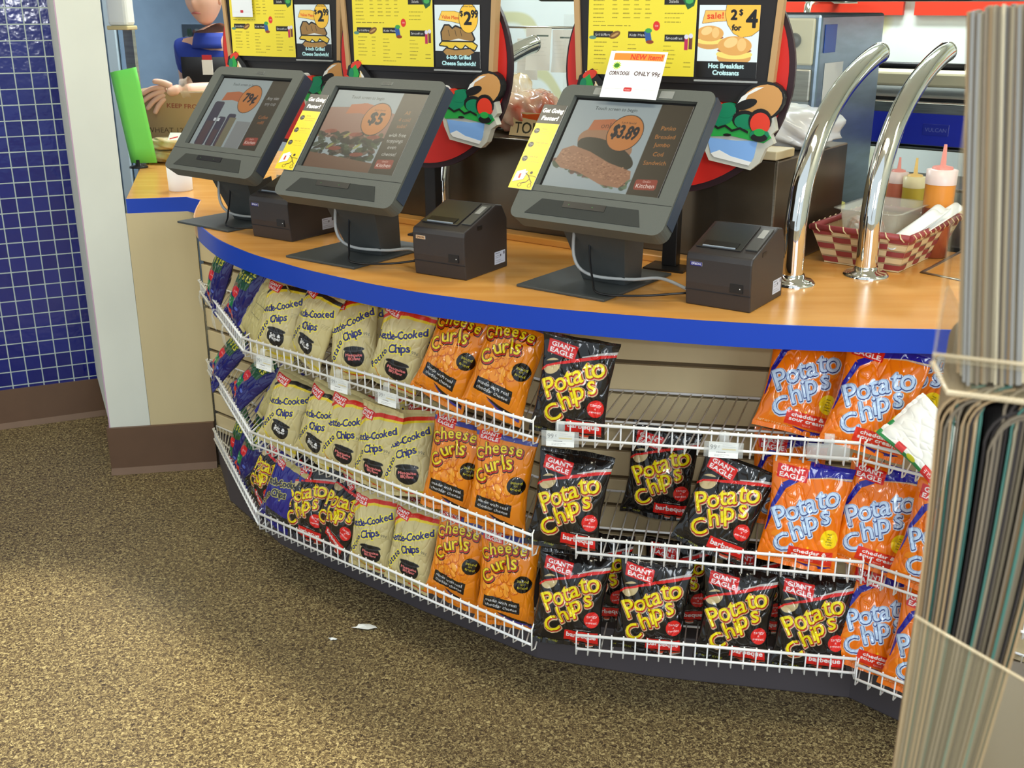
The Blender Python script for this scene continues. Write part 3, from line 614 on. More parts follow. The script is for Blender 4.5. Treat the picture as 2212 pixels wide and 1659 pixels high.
# ---------------------------------------------------------------- price tags
def art_tag():
    c = Cv(60, 34, 2.6, (244, 246, 244)); c.put(c.dil(c.text('99', 3, 18, 10), .25), (30, 30, 36)); c.put(c.text('¢', 19, 22, 6), (30, 30, 36))
    c.put(c.rect(27, 17.5, 55, 20), (236, 206, 60)); c.lines(28, 28, 56, 2, 4, (120, 124, 130), .9, 3); c.lines(16, 12, 44, 1, 3, (60, 60, 66), 1.6, 4); c.lines(12, 7, 48, 2, 3, (130, 134, 140), .8, 5); return c
TAG = art_tag()
def price_tag(x, y, phi, zr, label, blank=False, w=60, dx=0):
    t = thing('price_tag', (x, y, zr), phi, label, 'price tag', 'price tags clipped to the shelf rails')
    h = MB().use(clearm); ww = w/2000.
    h.grid(lambda u, v: (-ww-.010+(2*ww+.020)*u, -.010-.004*v, -.050+.036*v), 4, 2); h.grid(lambda u, v: (-.010+.020*u, -.0135+.018*v*v*v, -.014+.020*math.sin(v*2.2)), 3, 6)
    o = h.build('clip_holder', t, solid=.0008)
    if not blank: panel('printed_label', TAG, t, T4((-.030, -.0125, -.050))@RX(-6), vmat('label_paper', .6), .0004)
    return t
def railpt(u, v, dz): return at(u, v, dz+.05)
for (u, v, nm, phi, lab) in [(575, 757, 'top', 38.8, '99 cent price tag, leftmost on the top rail, below a salt and pepper bag'), (738, 802, 'top', 38.8, '99 cent price tag on the top rail below the second salt and pepper bag'),
                             (842, 830, 'top', 38.8, '99 cent price tag on the top rail left of the cheese curls'), (1212, 913, 'top', 10.2, '99 cent price tag hanging at the left end of the half-empty top shelf'), (1565, 936, 'top', 10.2, '99 cent price tag on the top rail below the bare wire deck')]:
    x, y = railpt(u, v, SH[nm]); price_tag(x, y, phi, SH[nm]+.05, lab)
x, y = railpt(1790, 952, SH['top']); price_tag(x, y, 10.2, SH['top']+.062, 'empty clear tag holder on the top rail under the orange bags', True, 64)
for u, v, lab in ((440, 632, 'clear tag holder seen edge-on at the far left end of the top rail'), (468, 672, 'clear tag holder seen edge-on, second along the far left top rail'), (490, 706, 'clear tag holder seen edge-on on the far left top rail, nearest the shelf corner')):
    x, y = railpt(u, v, SH['top']); price_tag(x, y, 65.6, SH['top']+.05, lab, True, 40)
# ================================================================ touch screen terminals
def art_screen(kind):
    W, H = 305, 232; c = Cv(W, H, .95, (136, 150, 158))
    c.put(c.rect(225, 0, W, H), (70, 62, 50)); rr = random.Random(5)
    c.put(c.text('Touch screen to begin', 112, H-24, 9, 0, 0, 'c'), (52, 60, 66))
    if kind == 0:
        for x, w_, h_ in ((20, 44, 150), (70, 34, 100), (108, 36, 112)):
            c.put(c.rect(x, 0, x+w_, h_, 0, 8), (66, 62, 78)); c.put(c.rect(x+6, 0, x+w_-6, h_*.55), (84, 66, 70))
        c.put(c.rect(120, 0, 150, 100), (112, 106, 84)); c.put(c.rect(160, 0, 222, 90), (120, 124, 128)); c.put(c.rect(52, 84, 62, 94), (180, 188, 200)); c.put(c.rect(70, 84, 80, 94), (180, 188, 200))
        bx, by, big, fl = 165, 165, '79¢', (70, 160)
        side = [('Any size', 172, (168, 172, 178)), ('any cup', 152, (150, 154, 160)), ('Coffee', 110, (176, 96, 42)), ('refill', 92, (176, 96, 42))]
    elif kind == 1:
        c.put(c.poly([(0, 178), (70, 182), (110, 196), (225, 170), (225, 90), (0, 90)]), (140, 98, 84))
        for i in range(150):
            x, y = rr.uniform(0, 215), rr.uniform(30, 108); c.put(c.ell(x, y, rr.uniform(6, 18), rr.uniform(3, 8), rr.uniform(-30, 30)), rr.choice([(50, 58, 42), (66, 78, 52), (44, 40, 36), (86, 60, 48), (40, 44, 38)]), .8)
        for x, y in ((40, 108), (130, 104), (190, 100), (80, 60), (160, 48)): c.put(c.ell(x, y, 22, 6, 5), (146, 60, 44), .8)
        for x, y in ((100, 100), (60, 66), (150, 70)): c.put(c.ell(x, y, 12, 4, 40), (140, 140, 60), .8)
        c.put(c.poly([(0, 0), (225, 0), (225, 28), (120, 36), (0, 44)]), (112, 80, 62))
        bx, by, big, fl = 172, 152, '$5', (90, 168)
        side = [('All', 176, (176, 110, 42)), ('4 cold', 156, (156, 90, 42)), ('subs!', 138, (166, 96, 42)), ('with free', 112, (180, 184, 180)), ('toppings', 94, (176, 178, 176)), ('even', 76, (176, 178, 176)), ('cheese!', 58, (176, 178, 176))]
    else:
        for i in range(90):
            t = rr.random(); x = 12+205*t; y = 70-50*t+rr.uniform(-14, 10); c.put(c.ell(x, y, rr.uniform(7, 15), rr.uniform(4, 9), rr.uniform(-40, 40)), rr.choice([(70, 92, 66), (92, 112, 84), (60, 76, 56), (96, 60, 50)]), .85)
        c.put(c.ell(120, 118, 78, 40, -14), (150, 104, 74)); c.put(c.ell(130, 96, 86, 30, -18), (58, 54, 44))
        c.put(c.poly([(8, 66), (14, 98), (40, 110), (90, 98), (150, 74), (214, 58), (220, 40), (200, 14), (150, 18), (80, 44), (30, 50)]), (150, 100, 72))
        for i in range(260):
            t = rr.random(); c.put(c.ell(16+196*t, 84-44*t+rr.uniform(-22, 20), 2.6, 1.6), rr.choice([(176, 124, 90), (128, 80, 56), (160, 110, 78)]), .7)
        bx, by, big, fl = 160, 152, '$3.89', (88, 158)
        side = [('Panko', 172, (196, 118, 46)), ('Breaded', 150, (190, 112, 44)), ('Jumbo', 128, (190, 112, 44)), ('Cod', 106, (190, 112, 44)), ('Sandwich', 84, (190, 112, 44))]
    c.put(c.poly([(fl[0]-28, fl[1]-6), (fl[0]-22, fl[1]+22), (fl[0]+30, fl[1]+28), (bx, fl[1]+18), (bx, fl[1]-14), (fl[0]+20, fl[1]-2)]), (176, 92, 52))
    if kind == 2: c.put(c.text('only!', fl[0]+4, fl[1]+2, 15, 4), (96, 52, 36))
    m = c.ell(bx, by, 44, 46); c.put(c.dil(m, 2), (50, 44, 44)); c.put(m, (188, 108, 46))
    c.put(c.dil(c.text(big, bx, by, 34 if kind else 30, -4, 0, 'm', 66 if kind == 2 else (44 if kind else 54)), 1.6), (40, 38, 44))
    if kind: c.put(c.text('Lunch Special', bx, by+26, 5, 0, 0, 'm'), (70, 50, 40))
    for st, y, cl in side: c.put(c.dil(c.text(st, 264, y, 11, 3, 0, 'm'), .35), cl)
    c.put(c.rect(236, 16, 290, 42, 4, 5), (150, 62, 48)); c.put(c.dil(c.text('Kitchen', 263, 26, 11, 4, 0, 'm', 44), .4), (222, 206, 200)); c.put(c.text('GetGo', 263, 37, 5, 4, 0, 'm'), (210, 180, 170)); return c
def art_bookmark():
    c = Cv(62, 218, 1.15, (246, 214, 40)); c.put(c.rect(0, 168, 62, 218), (30, 28, 26))
    for st, y, w_ in (('Get Going', 200, 54), ('Faster!', 182, 42)): c.put(c.dil(c.text(st, 31, y, 11, 0, .1, 'm', w_), .9), WHT)
    for i, y in enumerate((148, 112, 76)):
        c.put(c.ell(11, y, 7), (34, 30, 26)); c.put(c.text('Step', 11, y+1, 4, 0, 0, 'm'), WHT); c.put(c.text(str(i+1), 11, y-4, 3.5, 0, 0, 'm'), WHT)
        c.put(c.text(('ORDER', 'WAIT LESS TIME', 'PICK IT UP')[i], 22, y+4, 3.2), (120, 90, 30)); c.lines(22, y-1, 58, 2, 6, (150, 120, 40), .8, i)
    c.put(c.poly([(4, 16), (30, 24), (34, 46), (28, 44), (26, 50), (6, 42)]), (250, 250, 244)); c.put(c.band([(4, 16), (30, 24), (34, 46)], .8), (60, 50, 40)); c.put(c.rect(15, 26, 20, 38), (200, 60, 40))
    K_ = (40, 32, 24)
    for pts, wd in (([(30, 40), (40, 34), (46, 26)], 2), ([(40, 34), (52, 34), (60, 32)], 1.2), ([(46, 26), (40, 18), (28, 14)], 2), ([(46, 26), (54, 18), (52, 8)], 1.8)): c.put(c.band(pts, wd), K_)
    c.put(c.ell(44, 42, 3.6), K_)
    for x in (26, 52):
        m = c.ell(x, 10, 5); c.put(m, K_); c.put(c.ell(x, 10, 3.8), (246, 214, 40))
    return c
def art_newitem():
    c = Cv(140, 105, 1.6, (242, 244, 246)); c.put(c.rect(12, 84, 134, 100), (240, 140, 48)); c.put(c.dil(c.text('NEW item!', 130, 87, 11, 0, 0, 'l', 70), 0)*0, WHT)
    c.put(c.dil(c.text('NEW item!', 92, 92, 12, 0, 0, 'm', 76), .6), (214, 50, 24))
    for a in range(0, 360, 30): c.put(c.ell(24+6*math.cos(R(a)), 72+5*math.sin(R(a)), 5, 1.4, a), (190, 220, 40))
    c.put(c.ell(24, 72, 7, 5), (60, 130, 30)); c.put(c.dil(c.text('CORN DOGS', 10, 51, 8.5, 0, 0, 'l', 50), .35), (70, 40, 40)); c.put(c.dil(c.text('ONLY 99¢', 72, 51, 9.5, 0, 0, 'l', 62), .35), (70, 40, 40))
    c.put(c.rect(8, 20, 134, 20.6), (190, 190, 190)); c.put(c.rect(56, 15, 76, 24, 0, 3), (200, 50, 50)); c.put(c.text('Kitchen', 66, 19, 3.4, 0, 0, 'm'), WHT); return c
BOOK = art_bookmark(); NEWI = art_newitem()
def rrect(w, h, r, n=5):
    o = []
    for X, Y, a0 in ((w/2-r, h/2-r, 0), (-w/2+r, h/2-r, 90), (-w/2+r, -h/2+r, 180), (w/2-r, -h/2+r, 270)):
        for k in range(n+1): a = R(a0+90*k/n); o.append((X+r*math.cos(a), Y+r*math.sin(a)))
    return o
cablem = mat('grey_cable', (170, 172, 170), .45); cable2 = mat('black_cable', (24, 24, 26), .45)
screenm = vmat('lit_screen', .30, .0, emit=.10, spec=.25)
def terminal(x, y, phi, kind, label):
    t = thing('touch_screen_terminal', (x, y, .950), phi, label, 'touch screen', 'touch screen order terminals on the counter')
    MB().use(darkm).prism([(-.115, -.15), (.115, -.15), (.115, .15), (-.115, .15)], .0, .006).build('base_plate', t, bevel=.0015)
    # folded metal stand
    s_ = MB().use(darkm)
    def plate(bx0, bx1, by, bz, tx0, tx1, ty, tz, th=.004):
        v = [(bx0, by, bz), (bx1, by, bz), (tx1, ty, tz), (tx0, ty, tz)]; v += [(p[0], p[1]+th, p[2]) for p in v]
        s_.add(v, [(0, 1, 2, 3), (5, 4, 7, 6), (0, 4, 5, 1), (1, 5, 6, 2), (2, 6, 7, 3), (3, 7, 4, 0)])
    plate(-.022, .088, -.020, .006, -.046, .112, -.066, .120)
    for x0, x1 in ((-.022, -.046), (.084, .108)):
        v = [(x0, -.018, .006), (x0, .055, .006), (x1, .020, .135), (x1, -.064, .120)]; v += [(p[0]+.004, p[1], p[2]) for p in v]
        s_.add(v, [(0, 1, 2, 3), (5, 4, 7, 6), (0, 4, 5, 1), (1, 5, 6, 2), (2, 6, 7, 3), (3, 7, 4, 0)])
    s_.build('stand', t, bevel=.001)
    MB().use(mat('blue_grey_metal', (70, 84, 108), .35, .6)).box(-.02, .072, -.045, .02, .112, .165).tube([(-.034, -.012, .13), (.088, -.012, .13)], .012, 12).build('hinge', t, bevel=.003)
    HM = T4((.068, -.065, .295))@RX(-39.5)     # head frame: x right, z up the face, -y outward
    wv, hv, dv = .377, .344, .040
    h = MB().use(graym).xf(HM); out = rrect(wv, hv, .022); inn = [(-.152, -.087), (.152, -.087), (.152, .145), (-.152, .145)]
    def ring(o_, y0):  # bevelled front ring made by bridging
        return [(p[0], y0, p[1]) for p in o_]
    # frame bars around the screen opening
    N = len(out); angs = [math.atan2(p[1]-.029, p[0]) for p in out]
    def toinner(p):
        x_, z_ = p; return (max(-.152, min(.152, x_)), max(-.087, min(.145, z_)))
    vo = [(p[0], 0, p[1]) for p in out]; vi = [(toinner(p)[0], 0, toinner(p)[1]) for p in out]; vb = [(p[0]*.99, dv, p[1]*.99) for p in out]; vr = [(toinner(p)[0]*.985, .010, toinner(p)[1]) for p in out]
    h.add(vo+vi+vb+vr, [(i, (i+1) % N, (i+1) % N+N, i+N) for i in range(N)]+[(i, i+2*N, (i+1) % N+2*N, (i+1) % N) for i in range(N)]+[(i+N, (i+1) % N+N, (i+1) % N+3*N, i+3*N) for i in range(N)]+[tuple(range(2*N, 3*N))])
    h.build('head_bezel', t, weld=True)
    MB().use(darkm).xf(HM).box(-.15, .15, dv, dv+.03, -.12, .13).build('head_back', t, bevel=.012)
    MB().use(mat('side_blue_grey', (52, 62, 78), .4)).xf(HM).box(wv/2-.004, wv/2+.0015, .006, dv-.004, -hv/2+.03, hv/2-.01).build('side_strip', t)
    MB().use(blackm).xf(HM).box(-.152, .152, .0095, .012, -.087, .145).build('screen_recess', t)
    c = SCR[kind]
    panel('screen', c, t, HM@T4((-.143, .0085, -.083))@Matrix.Diagonal((.286/.305, 1, .222/.232, 1)), screenm, .0008)
    MB().use(mat('speaker_grille', (66, 69, 66), .8, bump=(2500, 1.0))).xf(HM).prism([(-.150, -.158), (.135, -.158), (.118, -.120), (-.120, -.120)], -.0012, .001, 'y').build('speaker_grille', t)
    MB().use(blackm).xf(HM).box(-.062, .042, -.0022, .002, -.135, -.120).use(mat('green_led', (60, 120, 60), .4)).box(-.048, -.046, -.0028, -.002, -.129, -.127).box(.01, .012, -.0028, -.002, -.129, -.127).build('card_slot', t)
    MB().use(mat('seam_line', (44, 46, 44), .7)).xf(HM).box(-.187, .187, -.0006, .001, -.1035, -.1025).build('seam', t)
    lg = Cv(34, 9, 3, (84, 88, 84)); lg.put(lg.dil(lg.text('IBM', 17, 1, 6.5, 0, 0, 'c', 22), .4), (60, 62, 62))
    panel('maker_mark', lg, t, HM@T4((-.006, -.0012, .153)), vmat('plastic_print', .5), .0005)
    return t, HM
SCR = [art_screen(0), art_screen(1), art_screen(2)]
for c_ in SCR: c_.a = (c_.a*.75+c_.a.mean(2, keepdims=True)*.25)*.86
TERMS = []
for i, (x, y, phi, lab) in enumerate([(-.785, 3.170, 38, 'farthest grey touch screen terminal, at the counter left end, showing a 79 cent drink'), (-.385, 2.726, 35, 'middle grey touch screen terminal on the counter showing a 5 dollar sandwich offer'),
                                      (.191, 2.427, 36.3, 'nearest grey touch screen terminal on the counter showing a 3.89 fish sandwich offer')]):
    TERMS.append(terminal(x, y, phi, i, lab))
# cords hang from each stand to its printer (part of the terminal)
def cords(t, end, far):
    MB().use(cablem).tube(bez([(-.02, -.055, .16), (-.015, -.07, .07), (.02, -.06, .03), (.10, -.02, .022), (.17, .0, .03), end]), .0038, 8).build('grey_cord', t)
    MB().use(cable2).tube(bez([(.01, -.04, .15), (.02, -.06, .08), (.055, -.10, .03), (.09, -.13, .012), (.17, -.10, .012), (end[0]-.005, end[1]-.01, .02)]), .0026, 8).build('black_cord', t)
def bez(pts, n=6):
    P = [Vector(p) for p in pts]; out = []
    for i in range(len(P)-1):
        p0, p1, p2, p3 = P[max(i-1, 0)], P[i], P[i+1], P[min(i+2, len(P)-1)]
        for k in range(n):
            t = k/n; out.append(.5*((2*p1)+(-p0+p2)*t+(2*p0-5*p1+4*p2-p3)*t*t+(-p0+3*p1-3*p2+p3)*t**3))
    return [tuple(p) for p in out]+[tuple(P[-1])]
cords(TERMS[2][0], (.262, -.03, .02), 0); cords(TERMS[1][0], (.24, -.04, .02), 0); cords(TERMS[0][0], (.19, -.08, .02), 0)
# yellow cards on the left bezel of the two nearer screens, white notice on top of the nearest
for i, lab in ((1, 'yellow and black get-going-faster card on the left bezel of the middle touch screen'), (2, 'yellow and black get-going-faster card on the left bezel of the nearest touch screen')):
    t, HM = TERMS[i]; Mw = Matrix.Translation(t.location)@RZ(-math.degrees(-t.rotation_euler[2]))@HM
    o = panel('order_steps_card', BOOK, None, Mw@T4((-.218, -.003, -.104)), vmat('card_gloss', .3), .0012); tag(o, lab, 'card', 'order steps cards on the screens')
t, HM = TERMS[2]; Mw = Matrix.Translation(t.location)@RZ(math.degrees(t.rotation_euler[2]))@HM
o = panel('paper_notice', NEWI, None, Mw@T4((-.082, -.0035, .140))@RX(12), vmat('paper_print', .7), .0005, fn=lambda u, v: -.004+.006*(u-.5)**2-.004*v)
tag(o, 'white and orange corn dogs notice taped to the top of the nearest touch screen', 'notice')
MB().use(mat('clear_tape', (170, 172, 168), .2, alpha=.45)).xf(HM).box(-.105, -.070, -.0018, -.0010, .148, .166).build('clear_tape', t); MB().use(_M['clear_tape']).xf(HM).box(.060, .092, -.0018, -.0010, .148, .166).build('clear_tape', t)
# ================================================================ receipt printers
def art_rating():
    c = Cv(46, 30, 2.2, (196, 206, 226)); c.lines(4, 26, 34, 1, 3, (40, 44, 60), 1.6, 1); c.lines(4, 20, 30, 2, 4, (70, 74, 90), .9, 2); c.lines(4, 9, 40, 2, 4, (80, 84, 100), .9, 3); c.put(c.rect(24, 17, 28, 22), (60, 60, 80)); c.put(c.rect(38, 20, 43, 27), (70, 70, 90)); return c
RAT = art_rating()
def printer(x, y, phi, label, logo):
    t = thing('receipt_printer', (x, y, .950), phi, label, 'printer', 'receipt printers on the counter')
    prof = [(-.086, 0), (-.092, .050), (-.094, .100), (-.090, .112), (-.070, .118), (.040, .156), (.066, .152), (.088, .118), (.090, .0)]   # (y, z)
    b_ = MB().use(printerm).prism([(p[0], p[1]) for p in prof], -.0725, .0725, 'x'); b_.build('body', t, bevel=.003)
    s1 = math.atan2(.038, .110); TM = T4((0, -.070, .118))@RX(math.degrees(s1))
    MB().use(mat('printer_lid', (46, 44, 42), .3, noise=(20, .1))).xf(TM).box(-.064, .036, .004, .112, .0005, .003).build('lid', t, bevel=.0012)
    MB().use(blackm).xf(TM).box(-.052, .024, .010, .030, .001, .0045).use(mat('paper_slot_edge', (150, 160, 172), .35)).box(-.050, .022, .006, .009, .003, .0052).build('paper_slot', t)
    MB().use(mat('printer_panel', (72, 72, 70), .35)).xf(TM).box(.042, .068, .012, .104, .0005, .0035).use(mat('button_label', (150, 150, 146), .4)).box(.048, .062, .060, .095, .0035, .0045).build('control_panel', t, bevel=.001)
    MB().use(blackm).box(.0720, .0732, -.040, -.020, .108, .118).build('lid_catch', t)
    MB().use(blackm).box(.028, .056, -.0935, -.085, .040, .058).use(paperm).box(.049, .051, -.0942, -.0930, .048, .050).build('power_switch', t)
    MB().use(mat('printer_seam', (28, 26, 28), .6)).box(-.0728, .0728, -.0918, -.0900, .0335, .0345).build('front_seam', t)
    lg = Cv(26, 8, 3, (24, 24, 120) if logo == 'blue' else (206, 170, 130)); lg.put(lg.dil(lg.text('EPSON', 13, 2, 4.4, 0, 0, 'c', 20), .3), (225, 228, 240) if logo == 'blue' else (90, 60, 40))
    panel('maker_badge', lg, t, T4((-.062, -.0948, .086)), vmat('plastic_print', .5), .002)
    panel('rating_label', RAT, t, T4((.0733, .032, .014))@RZ(90), vmat('label_paper', .6), .0004)
    return t
for (cl, phi, lab, lg) in [((-.705, 2.934), 34, 'black receipt printer farthest left, half hidden behind the middle touch screen', 'blue'), ((-.227, 2.503), 32, 'black receipt printer standing between the middle and the nearest touch screens', 'tan'),
                           ((.367, 2.231), 34, 'black receipt printer on the counter right of the nearest touch screen, beside the chrome tube', 'blue')]:
    q, s_ = math.cos(R(phi)), math.sin(R(phi)); x, y = cl[0]+.0725*q+.086*s_, cl[1]-.0725*s_+.086*q
    printer(x, y, phi, lab, lg)
# ================================================================ menu stands
def art_menu():
    W, H = 256, 230; c = Cv(W, H, 1.05, (238, 220, 62)); D = (110, 96, 30); X = (30, 28, 26)
    c.put(c.rect(12, 178, 62, 194), X); c.put(c.text('Breakfast', 36, 182, 8, 0, 0, 'c'), WHT)
    for i, x in enumerate((74, 98, 122, 146)):
        c.put(c.rect(x-14, 180, x+8, 190), X); m = c.ell(x, 186, 11, 12); c.put(m, (60, 40, 30)); c.put(c.ell(x, 191, 9, 5), ((208, 120, 60), (170, 110, 90), (214, 150, 120), (190, 190, 120))[i]); c.put(c.ell(x, 181, 8, 3.5), (220, 214, 200)); c.put(c.rect(x-9, 185, x+9, 187), (130, 40, 40))
    c.lines(12, 168, 44, 7, 9, D, 1.8, 1)
    for j, x in enumerate((58, 84, 110, 136)): c.lines(x, 168, x+18, 6, 9, D, 1.8, j+5)
    c.lines(12, 106, 150, 1, 5, (60, 50, 20), 1.4, 3); c.lines(12, 214, 150, 1, 5, (60, 50, 20), 1.4, 4)
    for y in (106, 214): c.put(c.ell(164, y, 8, 10), (220, 50, 40)); c.put(c.text('200', 164, y, 4, 0, 0, 'm'), WHT)
    for x, st in ((14, 'Grill & More'), (98, 'Kids Meal')):
        c.put(c.rect(x, 80, x+48, 94), X); c.put(c.text(st, x+22, 84, 5.6, 0, 0, 'c', 36), WHT)
    c.put(c.ell(66, 86, 14, 7, 25), (120, 80, 40)); c.put(c.ell(66, 86, 10, 2.5, 25), (190, 150, 90)); c.put(c.ell(12, 80, 9, 4), (90, 140, 130))
    c.put(c.rect(138, 74, 152, 96, 12), (50, 90, 160)); c.put(c.ell(146, 96, 8, 5), (60, 160, 80)); c.put(c.ell(150, 72, 9, 4), (140, 60, 40))
    c.put(c.rect(180, 150, 228, 165), X); c.put(c.text('Salads', 202, 154, 6.5, 0, 0, 'c'), WHT); m = c.poly([(222, 160), (236, 172), (252, 164), (248, 148), (234, 140)]); c.put(m, (26, 90, 60)); c.put(c.ell(237, 158, 9, 6), (70, 170, 90))
    c.put(c.rect(184, 74, 232, 88), X); c.put(c.text('Smoothies', 206, 78, 6, 0, 0, 'c', 38), WHT); c.put(c.rect(230, 56, 238, 82), (190, 40, 90)); c.put(c.rect(240, 58, 248, 84), (110, 60, 50)); c.put(c.ell(234, 84, 5), (220, 220, 240)); c.put(c.ell(244, 86, 5), (220, 220, 240))
    c.lines(182, 214, 210, 6, 8, D, 1.8, 9); c.lines(230, 214, 244, 6, 8, D, 1.8, 8); c.lines(182, 132, 244, 3, 9, (90, 76, 24), 1.6, 7)
    c.lines(16, 70, 54, 6, 9, D, 1.8, 10); c.lines(62, 70, 78, 6, 9, D, 1.8, 11); c.lines(98, 66, 122, 6, 9, D, 1.8, 12); c.lines(98, 12, 160, 1, 9, D, 1.6, 13); c.lines(140, 30, 158, 2, 9, D, 1.8, 2)
    c.lines(182, 64, 212, 6, 9, D, 1.8, 14); c.lines(230, 30, 246, 2, 9, D, 1.8, 15); c.lines(16, 10, 34, 1, 5, D, 1.2, 1); return c
def art_promo(kind):
    W, H = 134, 150; c = Cv(W, H, 1.35, (226, 240, 246)); X = (24, 22, 22); Y_ = (250, 196, 56)
    if kind == 'sub':
        c.put(c.rect(0, 0, W, 40), X)
        m = c.poly([(12, 114), (22, 134), (60, 134), (84, 128), (84, 104), (50, 110)]); c.put(c.dil(m, 1), X); c.put(m, (252, 206, 84)); c.put(c.dil(c.text('Value Menu', 48, 120, 8.5, -3, 0, 'm', 54), .4), (224, 96, 30))
        for pts, cl in (([(22, 66), (20, 84), (30, 100), (42, 100), (52, 92), (62, 98), (80, 92), (108, 84), (116, 70), (108, 62), (60, 66)], (160, 122, 66)),):
            m = c.poly(pts); c.put(c.dil(m, 4), X); c.put(m, cl)
        c.put(c.poly([(26, 62), (70, 70), (110, 64), (112, 58), (26, 56)]), (236, 240, 240))
        m = c.poly([(14, 54), (22, 62), (110, 62), (124, 54), (118, 44), (104, 48), (90, 56), (78, 44), (60, 54), (48, 42), (36, 52)]); c.put(c.dil(m, 3), X); c.put(m, (236, 200, 56))
        m = c.poly([(24, 38), (34, 46), (60, 42), (104, 46), (116, 38), (100, 30), (34, 30)]); c.put(c.dil(m, 3), X); c.put(m, (176, 134, 70)); c.put(c.rect(0, 0, W, 30), X)
        for x in (40, 60, 76): c.put(c.band([(x, 90), (x+4, 76)], 1.2), X)
        m = c.ell(100, 118, 27, 34); c.put(c.dil(m, 1.4), X); c.put(m, (252, 200, 60)); c.put(c.dil(c.text('2', 98, 118, 30, 0, 0, 'm', 20), 1.8), X); c.put(c.dil(c.text('$', 80, 128, 13, 0, 0, 'm'), .7), X); c.put(c.dil(c.text('99', 118, 128, 18, 0, 0, 'm', 19), 1.1), X)
        c.put(c.text('Limited Special', 100, 145, 4, 0, 0, 'm', 36), X)
        for st, y, w_ in (('6-inch Grilled', 26, 72), ('Cheese Sandwich!', 11, 100)): c.put(c.dil(c.text(st, 70, y, 10, 0, 0, 'm', w_), .8), (190, 240, 246))
    else:
        c.put(c.rect(0, 0, W, 34), X)
        m = c.poly([(8, 112), (14, 138), (64, 138), (70, 134), (70, 118), (40, 116)]); c.put(c.dil(m, 1), (110, 70, 30)); c.put(m, (252, 190, 96)); c.put(c.dil(c.text('sale!', 36, 128, 13, 2, 0, 'm', 36), .7), (222, 70, 30))
        m = c.poly([(60, 150), (134, 150), (134, 100), (118, 88), (96, 84), (78, 92), (64, 110), (58, 130)]); c.put(c.dil(m, 1), X); c.put(m, (252, 190, 70))
        c.put(c.dil(c.text('2', 77, 130, 20, 0, 0, 'm', 12), 1.5), X); c.put(c.dil(c.text('$', 92, 134, 12, 0, 0, 'm'), .8), X); c.put(c.dil(c.text('4', 116, 122, 36, 0, 0, 'm', 22), 2.0), X); c.put(c.dil(c.text('for', 84, 104, 12, 0, 0, 'm'), 1.0), X)
        for cx, cy, s_ in ((26, 84, .9), (82, 58, 1.1)):
            c.put(c.ell(cx, cy-14*s_, 34*s_, 14*s_), (216, 160, 90)); c.put(c.ell(cx, cy-8*s_, 36*s_, 9*s_), (246, 222, 120)); c.put(c.ell(cx, cy-1*s_, 34*s_, 5*s_), (150, 84, 60)); c.put(c.ell(cx, cy+8*s_, 34*s_, 18*s_), (226, 168, 92)); c.put(c.ell(cx-8*s_, cy+14*s_, 14*s_, 9*s_, 20), (246, 206, 140)); c.put(c.ell(cx+14*s_, cy+10*s_, 9*s_, 12*s_), (240, 196, 126))
        c.put(c.rect(0, 0, W, 34), X)
        for st, y, w_ in (('Hot Breakfast', 25, 78), ('Croissants', 11, 58)): c.put(c.dil(c.text(st, 66, y, 10, 0, 0, 'm', w_), .8), (200, 240, 246))
    return c
MENU, PSUB, PCRO = art_menu(), art_promo('sub'), art_promo('croissant')
redd = mat('red_disc_face', (206, 36, 28), .42); rimd = mat('dark_maroon_rim', (44, 20, 28), .45); tanw = mat('tan_wood_side', (186, 150, 104), .5); blk2 = mat('black_menu_board', (26, 22, 24), .5)
def flat(name, parent, layers, y0, back=.022, dz=0):
    """painted cut-out: stacked shapes, lowest first, each standing slightly prouder"""
    mb = MB()
    for i, (m_, pts) in enumerate(layers): mb.use(m_).prism([(p[0]/1000., p[1]/1000.+dz) for p in pts], y0-.0004*(i+1), y0+back-.0002*i, 'y')
    return mb.build(name, parent, weld=False)
def ep(cx, cy, rx, ry, rot=0, n=20): return [(cx+rx*math.cos(2*math.pi*k/n)*math.cos(R(rot))-ry*math.sin(2*math.pi*k/n)*math.sin(R(rot)), cy+rx*math.cos(2*math.pi*k/n)*math.sin(R(rot))+ry*math.sin(2*math.pi*k/n)*math.cos(R(rot))) for k in range(n)]
cG, cG2, cR, cW, cT, cB, cK, cGy = [mat(n, c_, .45) for n, c_ in (('leaf_green_paint', (40, 160, 70)), ('dark_green_paint', (14, 128, 90)), ('tomato_paint', (222, 60, 40)), ('white_paint', (236, 238, 236)), ('bread_tan_paint', (204, 150, 88)), ('light_blue_paint', (130, 176, 236)), ('black_paint', (22, 22, 24)), ('pale_grey_paint', (196, 196, 184)))]
cY = mat('tortilla_paint', (232, 200, 130), .5)
